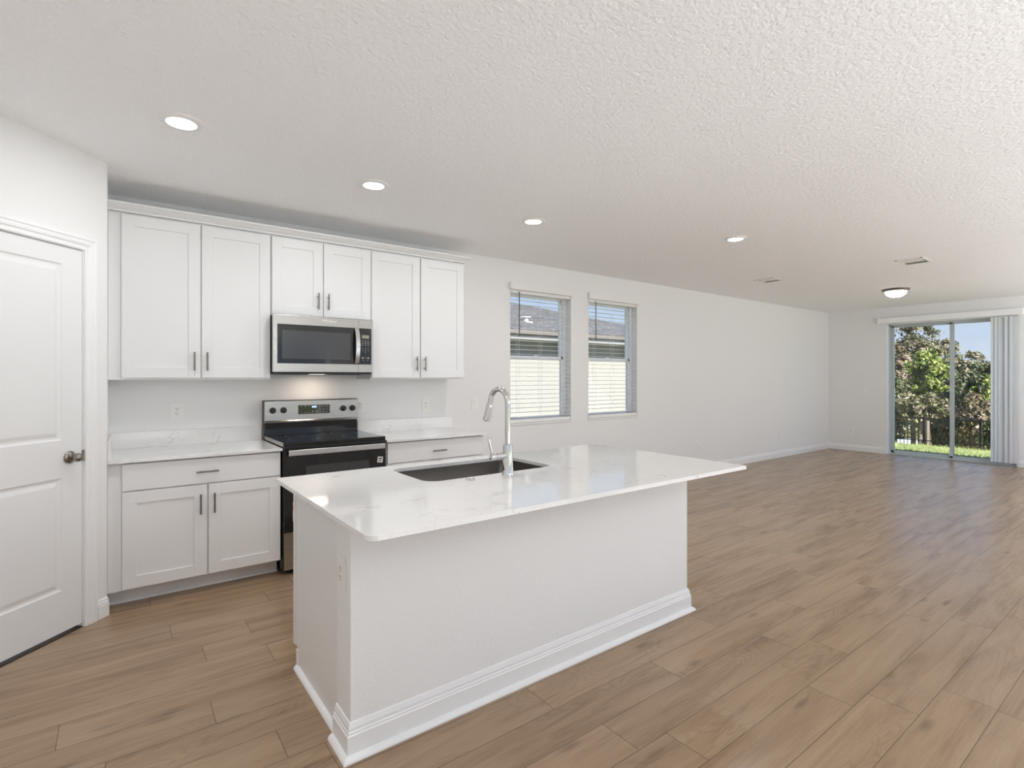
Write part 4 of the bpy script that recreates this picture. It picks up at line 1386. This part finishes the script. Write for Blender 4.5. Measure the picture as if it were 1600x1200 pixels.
def tree(x, y, zb, top, rad, mat, label, cat='tree', seed=1, n_cl=70, n_leaf=110, size=0.13, name='tree', group='trees and shrubs beyond the fence', trunk=0.14):
    t = thing(name, label, cat, (x, y, zb), group=group)
    cz = top - rad[2]
    part('foliage', foliage((x, y, cz), rad, n_cl, n_leaf, size, seed), mat, t)
    tk = MB()
    r = random.Random(seed)
    tk.tube([(x, y, zb), (x + 0.05, y + 0.06, zb + (cz - zb) * 0.5), (x, y, cz)], [trunk, trunk * 0.8, trunk * 0.5], 10)
    for k in range(7):
        a = r.uniform(0, 2 * PI)
        e_ = (x + rad[0] * 0.75 * math.cos(a), y + rad[1] * 0.75 * math.sin(a), cz + rad[2] * r.uniform(-0.3, 0.7))
        zs_ = zb + (cz - zb) * r.uniform(0.55, 1.0)
        tk.tube([(x, y, zs_), ((x + e_[0]) / 2, (y + e_[1]) / 2, (zs_ + e_[2]) / 2 + 0.15), e_], [trunk * 0.45, trunk * 0.28, trunk * 0.1], 7)
    part('trunk', tk, 'bark', t, smooth=True)
    return t
TG = dict(n_leaf=130, size=0.10)
def T(X, y, ry, top, rz_, mat, label, seed, n_cl=110, rx=1.2, zb=None, **k):
    kk = dict(TG); kk.update(k)
    tree(X, y, gz(X) if zb is None else zb, top, (rx, ry, rz_), mat, label, seed=seed, n_cl=n_cl, **kk)
T(38.0, 6.25, 1.45, 4.75, 2.9, 'leaf_olive', 'tall olive-brown tree, the highest one seen through the glass door', 11, 130, rx=1.3)
T(40.8, 5.5, 0.85, 3.85, 1.9, 'leaf_olive', 'slim olive tree peeking over the glass door’s centre stile', 15, 50)
T(34.2, 6.05, 0.75, 3.1, 2.0, 'leaf_brown', 'russet-leaved tree against the glass door jamb nearest the room corner', 12, 60)
T(31.2, 3.75, 0.75, 2.75, 1.2, 'leaf_green', 'bright yellow-green tree in the middle of the glass door’s first pane', 13, 60, rx=0.8)
T(29.0, 4.65, 0.55, 1.65, 1.25, 'leaf_dark', 'dark green tree low in the first pane, below the russet one', 14, 85, rx=1.0)
T(33.5, 3.85, 0.9, 2.3, 2.3, 'leaf_dark', 'dark green tree straight behind the door’s centre stile', 24, 100, rx=1.0)
T(36.0, 3.2, 0.95, 2.75, 2.4, 'leaf_olive', 'rounded olive tree, tallest in the second pane', 16, 100, rx=1.1)
T(32.0, 1.75, 0.85, 2.2, 2.1, 'leaf_dark', 'dark rounded tree in the second pane beside the vertical blind', 17, 95, rx=1.0)
T(29.0, 1.15, 0.42, 1.45, 0.75, 'leaf_green', 'yellow-green bush top beside the vertical blind', 18, 26, rx=0.5, name='shrub', cat='shrub')
T(28.3, 3.20, 0.90, 0.75, 0.72, 'leaf_olive', 'olive shrub behind the fence, low in the first pane', 19, 55, rx=0.7, name='shrub', cat='shrub')
T(28.0, 1.35, 0.60, 0.85, 1.2, 'leaf_brown', 'brown-leaved shrub behind the fence, low in the second pane', 20, 38, rx=0.7, name='shrub', cat='shrub')
T(64.0, 13.5, 7.5, -2.2, 1.6, 'leaf_pale', 'pale dry scrub on the bank far behind the fence', 21, 150, rx=1.4, name='shrub', cat='shrub', size=0.22)
T(25.3, 0.25, 0.35, -0.35, 0.4, 'leaf_dark', 'low dark palm-like clump just behind the fence', 22, 14, rx=0.35, name='shrub', cat='shrub', size=0.22)

# car parked beyond the fence
cr_ = thing('car', 'white car with blue reflections tinted into its paint, parked beyond the fence, only its roof showing', 'car', (52.0, 10.3, -5.15))
CX, CY, CZ = 52.0, 10.3, -5.15
side = [(-2.2, 0.35), (-2.25, 0.75), (-1.9, 0.92), (-1.15, 1.0), (-0.55, 1.40), (0.2, 1.50), (0.95, 1.42), (1.6, 1.02), (2.15, 0.95), (2.25, 0.6), (2.2, 0.3)]
bodym = MB()
def ringc(x, s):
    return [bodym.bm.verts.new((CX + x, CY + a, CZ + 0.0 + (b_ if b_ < 1.02 else b_))) for a, b_ in side]
secs = []
for x, k in ((-0.88, 0.93), (-0.80, 1.0), (0.80, 1.0), (0.88, 0.93)):
    secs.append([bodym.bm.verts.new((CX + x * (0.86 if b_ > 1.05 else 1.0), CY + a * (0.98 if abs(x) > 0.85 else 1), CZ + b_ * (k if b_ > 0.8 else 1))) for a, b_ in side])
for A_, B_ in zip(secs, secs[1:]):
    for k in range(len(side)):
        j = (k + 1) % len(side)
        bodym.bm.faces.new((A_[k], A_[j], B_[j], B_[k]))
bodym.bm.faces.new(secs[0]); bodym.bm.faces.new(secs[-1][::-1])
part('car_body', bodym, 'carpaint', cr_, smooth=True)
gl = MB()
gl.quad((CX - 0.765, CY - 1.0, CZ + 1.0), (CX - 0.765, CY + 1.4, CZ + 1.0), (CX - 0.70, CY + 0.9, CZ + 1.33), (CX - 0.70, CY - 0.52, CZ + 1.33))
part('side_windows', gl, 'carglass', cr_)
for wy in (-1.35, 1.35):
    part('wheel', MB().cyl((CX - 0.92, CY + wy, CZ + 0.32), (CX - 0.68, CY + wy, CZ + 0.32), 0.32, n=24), 'tyre', cr_)
